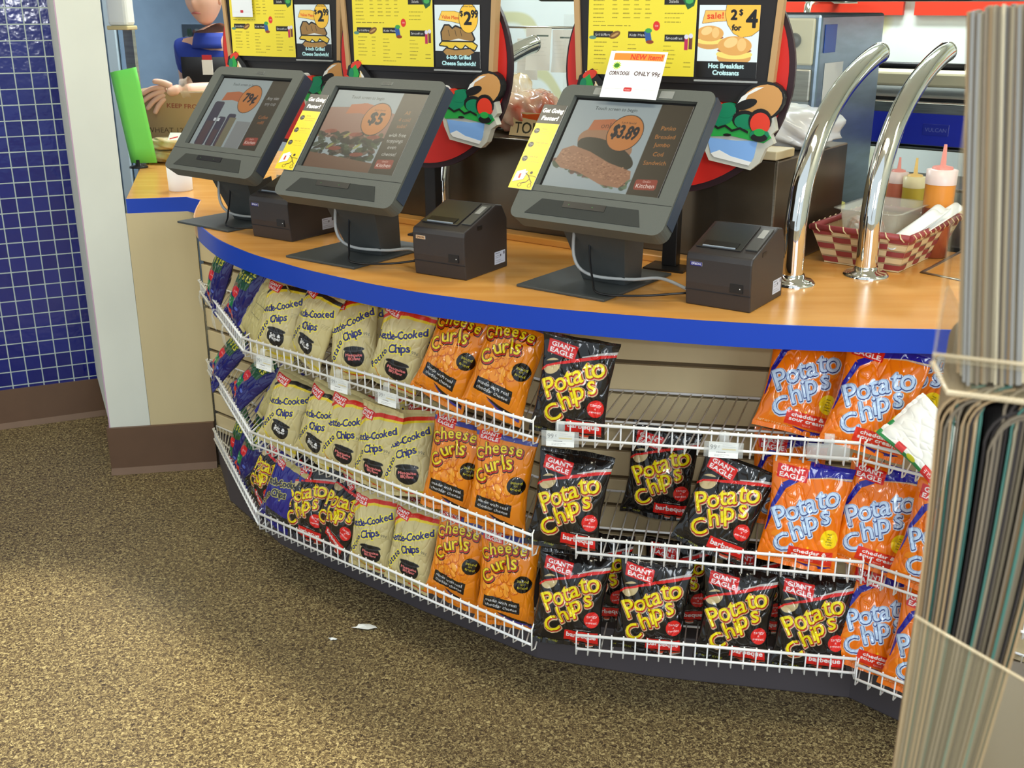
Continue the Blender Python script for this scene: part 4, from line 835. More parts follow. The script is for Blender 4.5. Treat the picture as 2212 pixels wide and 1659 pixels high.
def menu_stand(x, y, phi, promo, label, bw=.222):
    t = thing('menu_stand', (x, y, .950), phi, label, 'menu stand', 'menu stands behind the touch screens')
    MB().use(blackm).box(-.05, .05, -.04, .07, 0, .005).build('foot_plate', t); MB().use(blackm).box(-.018, .018, .0, .030, .005, .40).build('post', t, bevel=.002)
    cz = .455; RD = .270
    d = MB().use(rimd).prism([(p[0], cz+p[1]) for p in ep(0, 0, RD, RD, 0, 72)], -.020, -.008, 'y'); d.build('disc_rim', t)
    MB().use(redd).prism([(p[0], cz+p[1]) for p in ep(-.004, .004, RD-.009, RD-.009, 0, 72)], -.0225, -.020, 'y').build('red_disc', t)
    zb, zt, wt, wb = .432, .85, bw+.020, bw-.004
    MB().use(blk2).prism([(-wb, zb), (wb, zb), (wt, zt), (-wt, zt)], -.040, -.0230, 'y').prism([(-wb, zb), (-.12, .395), (.15, .395), (wb, zb)], -.034, -.0230, 'y').build('board', t)
    for s_ in (-1, 1):
        MB().use(tanw).prism([(s_*wb, zb), (s_*(wb+.013), zb), (s_*(wt+.013), zt), (s_*wt, zt)], -.046, -.0230, 'y').build('wood_side', t)
    panel('menu_sheet', MENU, t, T4((-.204, -.0425, .446)), vmat('menu_print', .5), .0006, fn=lambda u, v: -.0005-.0035*(1-v)**2*(.5+.5*np.sin(u*5)))
    panel('promo_sheet', promo, t, T4((.058, -.0425, .446)), vmat('promo_gloss', .25), .0010)
    MB().use(clearm).box(.054, .196, -.0455, -.0405, .437, .441).build('clear_sleeve', t)
    MB().use(mat('grey_clip', (176, 178, 176), .4)).box(-.208, -.196, -.0475, -.040, .438, .452).build('clip', t)
    # salad bowl, bun and wrap cut-outs screwed to the disc front
    lay = [(cGy, [(72, 352), (84, 300), (100, 268), (196, 252), (214, 268), (226, 300), (244, 312), (236, 330), (246, 340), (238, 372), (200, 388), (120, 384), (72, 384)]),
           (cK, ep(206, 396, 56, 42, 28)), (cT, ep(208, 396, 50, 36, 28)), (cW, [(150, 380), (166, 408), (196, 428), (214, 430), (180, 412), (166, 384)]), (cK, ep(176, 392, 26, 10, 20)),
           (cB, [(94, 318), (104, 284), (112, 276), (192, 262), (202, 280), (208, 316), (160, 314)]), (cW, [(104, 284), (112, 276), (192, 262), (197, 270), (150, 280), (124, 292)]),
           (cG, [(76, 334), (90, 320), (150, 324), (222, 312), (238, 324), (220, 346), (160, 356), (90, 362), (72, 352)]), (cG2, ep(116, 362, 34, 18, 4)), (cG2, ep(134, 378, 22, 16, 8)), (cK, ep(176, 360, 27, 20, 0)), (cG2, ep(178, 356, 24, 16, 0)),
           (cK, [(90, 344), (104, 350), (118, 342), (134, 348), (150, 338), (168, 344), (186, 336), (186, 331), (168, 339), (150, 333), (134, 343), (118, 337), (104, 345)]), (cK, ep(140, 326, 9, 3)),
           (cW, ep(84, 390, 14, 12)), (cR, ep(108, 386, 13, 9)), (cK, ep(211, 359, 25, 26)), (cR, ep(212, 354, 22, 23)), (cG2, ep(212, 330, 21, 11)), (cK, ep(212, 324, 18, 9)), (cG, ep(212, 335, 12, 8))]
    flat('salad_cutout', t, lay, -.048)
    lay = [(cK, [(-236, 372), (-222, 420), (-190, 436), (-150, 396), (-120, 340), (-210, 330)]), (cR, ep(-226, 372, 13, 24, 10)), (cR, ep(-196, 422, 18, 10, 20)), (cG, [(-226, 350), (-214, 410), (-196, 424), (-186, 400), (-206, 350)]), (cG2, ep(-212, 400, 8, 15, -10)), (cY, [(-200, 346), (-180, 408), (-164, 380), (-150, 346)]), (cW, [(-182, 408), (-172, 396), (-150, 356), (-160, 352), (-172, 380)]), (cW, ep(-150, 352, 16, 9)), (cW, ep(-120, 352, 14, 8))]
    flat('wrap_cutout', t, lay, -.048, dz=.022); return t
menu_stand(.375, 2.555, 28, PCRO, 'nearest menu stand, red disc with black menu board and hot breakfast croissants poster')
menu_stand(-.222, 2.950, 31, PSUB, 'middle menu stand, red disc with black menu board and grilled cheese sandwich poster')
menu_stand(-.672, 3.475, 31, PSUB, 'farthest menu stand at the left, with a white paper notice over its yellow menu', .215)
nc = Cv(84, 110, 1.2, (232, 238, 246)); nc.put(nc.text('CORN DOGS', 6, 70, 6), (90, 60, 110)); nc.put(nc.text('ONLY 99¢', 44, 70, 6), (90, 60, 110)); nc.put(nc.rect(34, 12, 46, 20, 0, 2), (190, 40, 60)); nc.put(nc.rect(4, 14, 76, 14.5), (190, 190, 200))
q = T4((-.672, 3.475, .950))@RZ(-31)
o = panel('paper_notice', nc, None, q@T4((-.186, -.052, .560)), vmat('paper_print', .7), .0005); tag(o, 'white paper notice hanging over the yellow menu of the farthest menu stand', 'notice')
# small framed food photo between the two left screens
fc = Cv(60, 90, 1.2, (170, 160, 140)); fc.put(fc.rect(6, 10, 54, 60), (90, 66, 44)); fc.put(fc.ell(30, 36, 22, 12), (190, 120, 60)); fc.put(fc.ell(30, 30, 20, 5), (230, 200, 90))
o = panel('table_card', fc, None, T4((*at(597, 440, .951), .951))@RZ(-20)@RX(-8), vmat('card_gloss', .3), .002); tag(o, 'small upright card with a burger photo standing between the two left touch screens', 'card')
# ================================================================ steel prep unit and what stands on it
t = thing('prep_unit', tuple(K(-.95, 0, .950)), PHI, 'long stainless steel sandwich prep unit standing on the counter behind the menu stands', 'prep unit')
sm2 = mat('dull_dark_steel', (122, 112, 96), .32, .9, noise=(3, .35, (1, 1, 1.5)))
MB().use(sm2).box(0, 1.34, 0, .45, 0, .26).build('body', t, bevel=.004); MB().use(steel).box(-.002, 1.342, -.003, .0, .004, .010).box(1.3385, 1.343, -.003, .003, .0, .262).build('bright_trim', t)
MB().use(mat('cutting_board', (206, 190, 150), .5)).box(.90, 1.34, -.004, .10, .262, .282).build('cutting_board', t, bevel=.003)
def bundle(name, c, r, label, cat, m, seed=1, rot=0, group=None, n=26):
    """soft wrapped bundle: lumpy squashed bag with pleats"""
    V = []; 
    for j in range(n+1):
        for i in range(n*2):
            th, ph = math.pi*j/n, 2*math.pi*i/(n*2); d = Vector((math.sin(th)*math.cos(ph), math.sin(th)*math.sin(ph), math.cos(th)))
            k = 1+.10*math.sin(d.x*5+seed)*math.cos(d.y*4+seed*2)+.05*math.sin(d.x*13+d.z*9+seed*3)+.03*math.sin(d.y*21+d.x*17)
            pw = lambda a: math.copysign(abs(a)**.72, a); V.append((r[0]*pw(d.x)*k, r[1]*pw(d.y)*k, r[2]*pw(d.z)*k+r[2]))
    F_ = [(j*2*n+i, j*2*n+(i+1) % (2*n), (j+1)*2*n+(i+1) % (2*n), (j+1)*2*n+i) for j in range(n) for i in range(2*n)]
    o = MB().use(m).add(V, F_, True).build(name); o.location = c; o.rotation_euler = (0, 0, R(rot)); return tag(o, label, cat, group)
bagclear = mat('wrapped_bun_bag', (222, 196, 140), .12, coat=1, noise=(14, .4), rgb2=(240, 236, 224)); bagred = mat('red_bun_wrapper', (214, 96, 66), .15, coat=1, noise=(11, .4), rgb2=(242, 214, 180)); plastw = mat('white_plastic_bag', (228, 230, 232), .3, coat=.5, noise=(9, .1))
bundle('bun_bag', K(.27, .27, 1.212), (.15, .13, .048), 'white plastic wrapped bundle lying on the right end of the prep unit', 'bag', plastw, 2, -PHI)
bundle('bun_bag', K(-.40, .14, 1.212), (.085, .08, .055), 'clear bag of rolls with red print on the prep unit, seen between two menu stands', 'bag', bagred, 4, -PHI)
bundle('bun_bag', K(-.53, .20, 1.212), (.08, .07, .075), 'clear bag of pale rolls behind the red printed bread bag', 'bag', bagclear, 6, -PHI)
tc_ = Cv(120, 62, 1.2, (236, 206, 150)); tc_.put(tc_.poly([(0, 62), (60, 56), (120, 62), (120, 40), (60, 46), (0, 52)]), (232, 96, 40)); tc_.put(tc_.dil(tc_.text('TOLI', 20, 8, 30), .8), (70, 66, 50))
o = panel('bread_wrapper', tc_, None, T4(K(-.41, .045, 1.213))@RZ(-PHI)@RX(-12), vmat('wrapper_gloss', .2), .012, fn=lambda u, v: .010*(2*u-1)**2+.004*np.sin(v*4)); tag(o, 'orange topped bread wrapper with large serif letters leaning on the prep unit', 'wrapper')
# papers hanging at the pass between the two menu stands
for i, (a, z0, w_, rz) in enumerate(((-.75, 1.345, 85, -20), (-.67, 1.34, 70, -30), (-.83, 1.31, 80, -26))):
    pc = Cv(w_, 130, .8, (238, 242, 240)); pc.put(pc.rect(w_*.45, 104, w_*.9, 108), (90, 110, 106)); pc.lines(8, 94, w_-8, 5, 12, (214, 220, 218), 1.2, i)
    o = panel('order_slip', pc, None, T4(K(a, .60+.03*i, z0))@RZ(rz)@RX(-4), vmat('paper_print', .7), .0004, fn=lambda u, v: .006*np.sin(u*4+v*3)); tag(o, ('white order slip with a dark line hanging behind the prep unit', 'narrow white order slip hanging right of the other slips', 'leftmost white order slip hanging behind the prep unit')[i], 'paper slip', 'order slips at the pass')
o = MB().use(steel).tube([K(-.95, .66, 1.476), K(-.45, .66, 1.476)], .004, 8); o.tube([K(-.95, .66, 1.476), K(-.95, .66, 1.2)], .006, 8).tube([K(-.95, .66, 1.2), K(-.95, .44, 1.2), ], .006, 8); o = o.build('slip_rail'); tag(o, 'thin steel rail holding the white order slips', 'rail')
# ================================================================ chrome sneeze guard tubes
def tube_post(x, y, label, n=(.595, .804)):
    t = thing('chrome_tube', (x, y, .950), PHI, label, 'guard post', 'chrome sneeze guard tubes')
    pr = [(-.001, 0), (-.004, .08), (-.006, .13), (0, .17), (.010, .215), (.035, .265), (.075, .320), (.130, .370), (.205, .415), (.290, .450), (.375, .475), (.430, .486)]
    MB().use(chrome).tube(bez([(0, a, z) for a, z in pr], 4), .0245, 24).build('tube', t)
    MB().use(chrome).ell((0, .430, .486), (.0255, .012, .0255), 20, 8).build('end_cap', t)
    MB().use(chrome).lathe([(.052, 0), (.052, .004), (.045, .010), (.030, .012), (.0275, .022), (.0255, .024)], (0, 0, 0), 36).build('flange', t); return t
tube_post(.634, 2.404, 'bent chrome tube rising from the counter directly right of the nearest printer'); tube_post(.825, 2.480, 'rightmost bent chrome tube, standing in front of the woven basket'); tube_post(-.192, 3.000, 'bent chrome tube behind the middle menu stand')
gm = mat('glass_panel', (226, 238, 236), .03, alpha=.10, spec=.8); ge = mat('glass_edge', (214, 232, 226), .2, alpha=.8)
o = MB().use(gm); o.box(-.40, .33, .30, .306, .50, .72); o.use(ge).box(-.40, .33, .2995, .3065, .4975, .50); o = o.build('guard_glass'); o.location = K0+Vector((0, 0, .80)); o.rotation_euler = (0, 0, R(-PHI)); tag(o, 'clear glass guard sheet with a bright lower edge above the prep unit', 'glass')
# ================================================================ basket, bottles and tubs
def basket():
    c0 = at(1780, 566, .95); c1 = at(1940, 590, .95); d = Vector((c1[0]-c0[0], c1[1]-c0[1], 0)); phi = -math.degrees(math.atan2(d.y, d.x)); wl = d.length; dp = .30
    t = thing('woven_basket', (c0[0], c0[1], .950), phi, 'red and cream woven basket on the counter behind the right chrome tube', 'basket')
    mr, mc = mat('maroon_strip', (150, 62, 64), .5), mat('cream_strip', (224, 204, 160), .5)
    bx = [(0, 0), (wl, 0), (wl, dp), (0, dp)]; fl = .028; tx = [(-fl, -fl), (wl+fl, -fl), (wl+fl, dp+fl), (-fl, dp+fl)]; Hh = .085
    MB().use(mc).prism(bx, .001, .004).build('bottom', t)
    sd = MB()
    for k in range(4):
        a, b_ = Vector(bx[k]), Vector(bx[(k+1) % 4]); A, B = Vector(tx[k]), Vector(tx[(k+1) % 4]); nC = 5 if k % 2 == 0 else 7; nr = 5
        nrm = Vector(((b_-a).y, -(b_-a).x)).normalized()
        for r in range(nr):
            for c in range(nC):
                m_ = mr if (r % 2 == 0) == (c % 2 == 0) else mc; m_ = mr if (r+c) % 2 == 0 and r % 1 == 0 else mc
                u0, u1, v0, v1 = c/nC, (c+1)/nC, r/nr, (r+1)/nr
                bow = .004 if (r+c) % 2 == 0 else .0008
                pt = lambda u, v, o_: (lambda q: (q.x+nrm.x*o_, q.y+nrm.y*o_, .003+Hh*v))(a.lerp(b_, u).lerp(A.lerp(B, u), v))
                um, vm = (u0+u1)/2, (v0+v1)/2; g = .12/nr
                vs = [pt(u0, v0+g, 0), pt(um, v0+g, bow), pt(u1, v0+g, 0), pt(u1, v1-g, 0), pt(um, v1-g, bow), pt(u0, v1-g, 0)]
                sd.use(m_).add(vs, [(0, 1, 4, 5), (1, 2, 3, 4)], True)
        inn = [(*a, .003), (*b_, .003), (*B, Hh), (*A, Hh)]; sd.use(mat('basket_inside', (190, 160, 120), .6)).add([(p[0]-nrm.x*.0008, p[1]-nrm.y*.0008, p[2]) for p in inn], [(0, 1, 2, 3)])
    sd.build('woven_sides', t, weld=False)
    rm = MB().use(mr); P = [(*p, Hh+.004) for p in tx]
    for k in range(4): rm.tube([P[k], P[(k+1) % 4]], .008, 8)
    rm.use(mc)
    for k in range(4):
        a, b_ = Vector(P[k]), Vector(P[(k+1) % 4]); n = 7 if k % 2 == 0 else 11; dd = (b_-a).normalized()
        for i in range(n):
            q = a.lerp(b_, (i+.5)/n); nn = Vector((dd.y, -dd.x, 0)); rm.tube([q+nn*.004-dd*.006+Vector((0, 0, .0085)), q+nn*.0095-dd*.001, q+nn*.004+dd*.006-Vector((0, 0, .0085))], .0017, 5)
    rm.build('bound_rim', t); return t, wl, dp
bk, wl, dp = basket(); BM = T4(bk.location)@RZ(math.degrees(bk.rotation_euler[2]))
def open_tub(name, M, w_, d_, h_, m, label, cat, lip=.014, th=.002, fl=.012):
    t = bpy.data.objects.new(name, None); COL.objects.link(t); t.matrix_world = M; tag(t, label, cat)
    n = len(rrect(w_, d_, .02)); lv = [(rrect(w_, d_, .02), 0), (rrect(w_+2*fl, d_+2*fl, .024), h_), (rrect(w_+2*fl+2*lip, d_+2*fl+2*lip, .03), h_+.001), (rrect(w_+2*fl-.004, d_+2*fl-.004, .022), h_-.003), (rrect(w_-.004, d_-.004, .018), .002)]
    mb = MB().use(m); vs = [(p[0], p[1], z) for ring, z in lv for p in ring]
    mb.add(vs, [(k*n+i, k*n+(i+1) % n, (k+1)*n+(i+1) % n, (k+1)*n+i) for k in range(len(lv)-1) for i in range(n)]+[tuple(range(n))[::-1]], True); mb.build('tub', t); return t
clr2 = mat('smoky_clear_plastic', (226, 226, 214), .1, alpha=.32)
tb = open_tub('clear_tub', BM@T4((.085, .13, .056)), .12, .20, .075, clr2, 'clear plastic tub with flared rim sitting in the woven basket', 'tub')
bundle('creamer_packets', BM@Vector((.06, .09, .0600)), (.040, .05, .022), 'white and orange packets lying inside the clear tub', 'packets', mat('packets_print', (236, 232, 226), .35, noise=(40, .5), rgb2=(206, 130, 90)), 3)
for i, (dx, dz, rz) in enumerate(((0, 0, -52), (.012, .006, -46), (.022, .011, -56))):
    o = MB().use(paperm).grid(lambda u, v: (-.022+.044*u, -.02+.16*v, .004*math.sin(u*6)+.07*v), 6, 10).build('napkin', solid=.0015); o.matrix_world = BM@T4((wl-.02+dx, .0+.03*i, .062+dz))@RZ(rz+30)
    tag(o, ('folded white napkin sticking out of the basket, undermost', 'folded white napkin sticking out of the basket, middle', 'folded white napkin sticking out of the basket, on top')[i], 'napkin', 'napkins in the basket')
def bottle(x, y, z, r, h, body, capc, label, top=None, tip=.05):
    t = thing('squeeze_bottle', (x, y, z), 0, label, 'bottle', 'squeeze bottles beside the basket')
    if top: MB().use(body).lathe([(.001, 0), (r, .002), (r, h*.58)], seg=24).build('lower_sauce', t); MB().use(top).lathe([(r, h*.58), (r, h*.86)], seg=24).build('body', t)
    else: MB().use(body).lathe([(.001, 0), (r*.96, .002), (r, .02), (r, h*.86)], seg=24).build('body', t)
    MB().use(capc[0]).lathe([(r*1.02, h*.84), (r*1.03, h), (r*.7, h*1.01)], seg=24).build('collar', t); MB().use(capc[1]).lathe([(r*.72, h*1.0), (r*.66, h*1.035), (r*.2, h*1.05), (r*.10, h*1.05+tip), (.0008, h*1.05+tip)], seg=18).build('nozzle', t)
wcap = mat('milky_collar', (238, 218, 214), .35); pinkn = mat('pink_nozzle', (232, 150, 140), .35); yeln = mat('yellow_nozzle', (232, 196, 120), .35)
x, y = at(2012, 553, .95); bottle(x, y, .950, .036, .215, mat('brown_red_sauce', (166, 84, 56), .3, coat=.5), (wcap, pinkn), 'large squeeze bottle of orange and brown-red sauce behind the basket', mat('orange_sauce', (232, 150, 56), .3, coat=.5))
x, y = at(1960, 520, .95); bottle(x, y, .950, .028, .170, mat('mustard', (196, 176, 66), .3), (mat('cream_collar', (230, 222, 180), .35), yeln), 'yellow mustard squeeze bottle left of the large sauce bottle', None, .04)
x, y = at(1925, 512, .95); bottle(x, y, .950, .026, .175, mat('pink_sauce', (206, 120, 96), .3), (wcap, pinkn), 'pinkish sauce squeeze bottle beside the mustard bottle, behind the chrome tube', None, .03)
x, y = at(2062, 532, .95); t = thing('glass_jar', (x, y, .95), 0, 'clear jar with a cream lid at the right end of the counter', 'jar'); MB().use(mat('dark_jar_content', (96, 86, 80), .1, alpha=.6)).lathe([(.001, 0), (.03, .001), (.032, .075), (.028, .085)], seg=24).build('glass', t); MB().use(mat('cream_lid', (226, 216, 176), .4)).lathe([(.031, .083), (.033, .086), (.033, .102), (.001, .103)], seg=24).build('lid', t)
x, y = at(1788, 510, .95); t = thing('small_tub', (x, y, .95), 0, 'small tub with a yellow-green lid behind the left corner of the basket', 'tub'); MB().use(clr2).lathe([(.001, 0), (.03, .001), (.034, .08)], seg=24).build('tub', t); MB().use(mat('yellow_green_lid', (206, 210, 90), .4)).lathe([(.036, .078), (.037, .081), (.037, .093), (.001, .095)], seg=24).build('lid', t)
o = MB().use(steel); c0, c1 = Vector((*at(1990, 590, .95), .951)), Vector((*at(2100, 612, .95), .951)); c2 = Vector((*at(2075, 545, .95), .951)); o.tube([c2, c0, c1], .004, 6); o = o.build('steel_rail'); tag(o, 'thin steel bracket lying on the counter at the right of the basket', 'bracket')
# ================================================================ kitchen beyond
t = thing('toaster_oven', tuple(K(-.47, .86, 0)), PHI, 'tall stainless oven with a beige control panel, seen right of the nearest menu stand', 'oven')
MB().use(steel_b).box(0, .60, 0, .55, .10, 1.520).build('cabinet', t, bevel=.01); MB().use(mat('oven_beige_front', (206, 202, 170), .3)).box(.22, .585, -.012, .0, 1.375, 1.508).build('control_panel', t, bevel=.006)
MB().use(mat('oven_grey_keypad', (196, 200, 200), .4)).box(.36, .47, -.016, -.012, 1.405, 1.485).use(mat('oven_blue_key', (40, 60, 150), .4)).box(.365, .395, -.018, -.016, 1.45, 1.468).box(.365, .395, -.018, -.016, 1.42, 1.438).box(.42, .45, -.018, -.016, 1.435, 1.455).build('keypad', t)
o = MB().use(blackm).lathe([(.001, 0), (.022, 0), (.020, .014), (.001, .016)], seg=20).build('knob', t); o.matrix_local = T4((.525, -.012, 1.445))@RX(90)
MB().use(steel).box(.22, .585, -.012, 0, 1.270, 1.365).build('drawer_front', t, bevel=.006); MB().use(chrome).tube([(.28, -.012, 1.31), (.28, -.045, 1.32), (.40, -.045, 1.32)], .012, 12).build('handle', t)
MB().use(paperm).box(.601, .602, .05, .20, 1.20, 1.38).use(mat('blue_sticker', (50, 90, 180), .4)).box(.601, .603, .03, .12, 1.41, 1.49).build('side_notices', t)
o = kbox('hood', -.95, .55, .9, 1.9, 1.555, 1.66, mat('black_hood', (34, 32, 32), .4), .03); tag(o, 'black rounded underside of equipment above the oven at the top edge', 'hood'); 
for nm in ():
    pass
MB().use(steel).box(-.90, -.87, 1.5, 1.53, 1.66, 2.9).box(.47, .50, 1.5, 1.53, 1.66, 2.9).build('hanger', o)
t = thing('griddle', tuple(K(-.30, 1.75, 0)), PHI, 'stainless griddle with a blue control panel and black knobs against the back wall', 'griddle')
MB().use(steel).box(0, 2.1, 0, .75, 1.045, 1.055).box(0, 2.1, .0, .75, 1.165, 1.210).box(0, 2.1, .02, .74, 1.055, 1.165).build('body', t, bevel=.004); MB().use(mat('griddle_blue_panel', (36, 50, 186), .35)).box(.0, 2.1, -.012, .0, 1.065, 1.175).build('blue_panel', t)
MB().use(mat('griddle_plate', (50, 48, 46), .3, .5)).box(.05, 2.05, .08, .72, 1.210, 1.222).build('cooking_plate', t)
for a in (.12, .40, .72, 1.04, 1.34):
    o = MB().use(blackm).lathe([(.001, .0), (.028, 0), (.024, .03), (.001, .032)], seg=20).box(-.006, .006, -.024, .024, .03, .036).build('knob', t); o.matrix_local = T4((a, -.012, 1.115))@RX(90)
lgc = Cv(90, 40, 1, (30, 44, 168)); lgc.put(lgc.text('VULCAN', 45, 20, 14, 0, 0, 'm'), (120, 130, 200)); panel('maker_plate', lgc, t, T4((.50, -.014, 1.10)), vmat('plastic_print', .5), .002)
MB().use(mat('grill_press_cream', (216, 206, 170), .35)).box(.02, .62, .30, .60, 1.245, 1.30).build('press_lid', t, bevel=.01); MB().use(blackm).tube([(.05, .25, 1.325), (.55, .25, 1.325)], .013, 12).build('press_handle', t); MB().use(plastw).box(.70, 1.8, .35, .72, 1.222, 1.36).build('backsplash_box', t, bevel=.02)
for a in (.15, 1.0, 1.9):
    for b_ in (.1, .65): MB().use(steel).tube([(a, b_, 0), (a, b_, 1.045)], .022, 12).build('leg', t)
t = thing('work_table', tuple(K(.25, 1.2, 0)), PHI, 'stainless work table with bright front edge below the griddle at the right', 'table')
MB().use(steel).box(0, 1.7, 0, .50, .90, .935).box(0, 1.7, .0, .50, .60, .62).build('table_top', t, bevel=.003); MB().use(mat('dark_undershelf', (52, 48, 44), .5)).box(0.02, 1.88, .30, .48, .03, .90).build('cabinet', t)
o = kbox('steel_shelf', .2, 1.8, 1.30, 1.60, .975, .985, steel, .002); tag(o, 'narrow stainless shelf in front of the griddle', 'shelf'); 
for i, (a, w_) in enumerate(((.35, .2), (.72, .15))):
    MB().use(steel).tube([(a, 1.45, .935), (a, 1.45, .975)], .012, 8).build('leg', o)
# stainless doors and fridge far left
t = thing('walk_in_cooler', (-2.60, 5.95, 0), 12, 'tall blue-grey stainless cooler with a windowed door behind the worker', 'cooler')
MB().use(steel_b).box(0, 1.35, 0, .6, 0, 2.5).build('cabinet', t); MB().use(mat('cooler_door', (164, 188, 210), .25, .7, noise=(3, .25))).box(.62, 1.32, -.03, 0, .1, 2.4).build('door', t, bevel=.01)
wc = Cv(200, 230, .5, (60, 70, 80)); rr = random.Random(2)
for i in range(50): wc.put(wc.ell(rr.uniform(20, 190), rr.uniform(5, 200), rr.uniform(6, 16), rr.uniform(10, 22)), rr.choice([(40, 60, 40), (90, 80, 50), (30, 34, 40), (110, 120, 120), (60, 90, 60), (90, 50, 40)]), .8)  # reflected bottles painted as blobs into the window's colours
panel('door_window', wc, t, T4((.98, -.034, 1.22)), vmat('painted_reflection', .1, .5), .003)
MB().use(mat('pale_door_frame', (206, 220, 226), .35)).box(.44, .52, -.02, 0, 0, 2.5).box(.56, .61, -.04, 0, 0, 2.5).build('door_frame', t); MB().use(chrome).tube([(.30, -.06, .9), (.30, -.06, 2.3)], .022, 14).build('upright_handle', t)
o = kbox('refrigerator', -2.95, -2.5, 1.62, 2.3, 0, 1.95, mat('dark_blue_steel', (84, 96, 124), .3, .8, noise=(3, .3))); tag(o, 'dark blue-grey steel refrigerator seen between the two left menu stands', 'refrigerator'); 
MB().use(blackm).box(-2.60, -2.57, 1.57, 1.62, 1.30, 1.50).build('handle', o); MB().use(steel).box(-2.95, -2.5, 1.615, 1.62, 1.28, 1.30).build('door_trim', o)
o = kbox('steel_table', -2.6, -1.5, 1.15, 1.55, 0, 1.20, mat('pale_steel_top', (196, 200, 196), .25, .8)); tag(o, 'pale steel work table seen between the two left menu stands', 'table')
x = K(-.52, 2.2, 0); t = thing('faucet', (x.x, x.y, 0), PHI, 'chrome wall faucet at the top edge between two menu stands', 'faucet'); MB().use(chrome).tube([(0, .498, 1.56), (0, .2, 1.56), (.02, .1, 1.54), (.02, .08, 1.44)], .016, 12).build('spout', t); MB().use(chrome).tube([(-.12, .42, 1.565), (.12, .42, 1.565)], .018, 12).build('crossbar', t); MB().use(blackm).ell((.02, .2, 1.585), (.03, .03, .02)).build('valve', t)
x = aty(258, 8, 4.3); t = thing('soap_dispenser', (x.x, x.y, 1.50), 15, 'white box dispenser at the top edge right of the partition', 'dispenser'); MB().use(mat('dispenser_white', (232, 236, 232), .3)).box(-.042, .042, -.03, .03, -.03, .22).build('body', t, bevel=.012); MB().use(mat('dispenser_beige', (206, 190, 140), .4)).box(-.045, .045, -.033, .033, -.045, -.03).build('base', t, bevel=.004); MB().use(steel).box(-.02, .02, .03, .05, -.6, .2).build('bracket', t)
t.location.z = 1.50
# left back counter things
x, y = at(300, 362, .95); y += .0; t = thing('sign_holder', (x, y, .950), 12, 'bright green folded paper sign on a small black base at the left of the counter', 'sign'); MB().use(blackm).lathe([(.001, 0), (.036, 0), (.034, .006), (.012, .010), (.011, .03), (.001, .031)], seg=20).build('base', t)
gp = mat('neon_green_paper', (126, 236, 100), .6); o = MB().use(gp); o.grid(lambda u, v: (-.075+.10*u+.045*(1-v), -.012+.020*abs(u-.25)*2, .018+.335*v-.03*u*(1-v)*0+.02*u*v), 8, 6); o.build('green_paper', t, solid=.001)
x, y = at(391, 411, .95); t = thing('paper_roll', (x, y, .950), 0, 'short white cylindrical cup on the counter left of the farthest touch screen', 'cup'); MB().use(mat('white_cup', (244, 244, 250), .4)).lathe([(.001, 0), (.038, 0), (.0395, .004), (.041, .085), (.037, .085), (.036, .01), (.001, .008)], seg=32).build('cup', t)
bc = Cv(420, 300, .9, (176, 146, 104)); bc.put(bc.text('WHEAT 12" SUB 6"', 30, 120, 24, 0, 0, 'l', 250), (90, 66, 44)); bc.put(bc.text('SELL BY 09', 130, 90, 20, 0, 0, 'l', 130), (90, 66, 44)); bc.put(bc.dil(bc.text('KEEP FROZEN', 120, 232, 20, -2, 0, 'l', 170), .5), (140, 70, 50))
p_ = aty(318, 300, 4.50); t = thing('cardboard_box', (p_.x, 4.50, .950), 8, 'brown cardboard roll carton on the back counter under the gloved hand', 'box'); MB().use(mat('cardboard', (176, 146, 104), .7, noise=(6, .08))).box(-.06, .44, .004, .24, .001, .268).build('carton', t, bevel=.003); panel('front_face', bc, t, T4((-.03, -.0005, .0)) @Matrix.Diagonal((1.08, 1, .88, 1)), vmat('cardboard_print', .7), .003)
for i, (u, v, r, lab) in enumerate(((350, 352, (.125, .06, .026), 'lower clear bag of sandwich rolls in front of the carton'), (375, 352, (.12, .055, .024), 'upper clear bag of sandwich rolls in front of the carton'))):
    p_ = at(u+20, v-4, .95); bundle('roll_bag', (p_[0], 4.40-.02*i, .951+.052*i), r, lab, 'bag of rolls', mat('roll_bag_film', (216, 176, 104), .15, coat=1, noise=(16, .3), rgb2=(240, 226, 190)), 3+i, -8, 'bags of sandwich rolls')
wl_ = Cv(110, 40, 1, (240, 236, 226)); wl_.put(wl_.poly([(0, 0), (50, 8), (110, 20), (60, 40), (20, 36)]), (246, 236, 226)); wl_.put(wl_.dil(wl_.text('ROLLS', 50, 14, 12, 10), .5), (210, 50, 50)); wl_.put(wl_.rect(6, 10, 40, 16, 20), (210, 60, 60))
p_ = at(350, 300, 1.05); o = panel('roll_bag_label', wl_, bpy.data.objects['roll_bag.001'], T4((-.02, -.045, .040))@RX(-50), vmat('wrapper_gloss', .2), .0006)
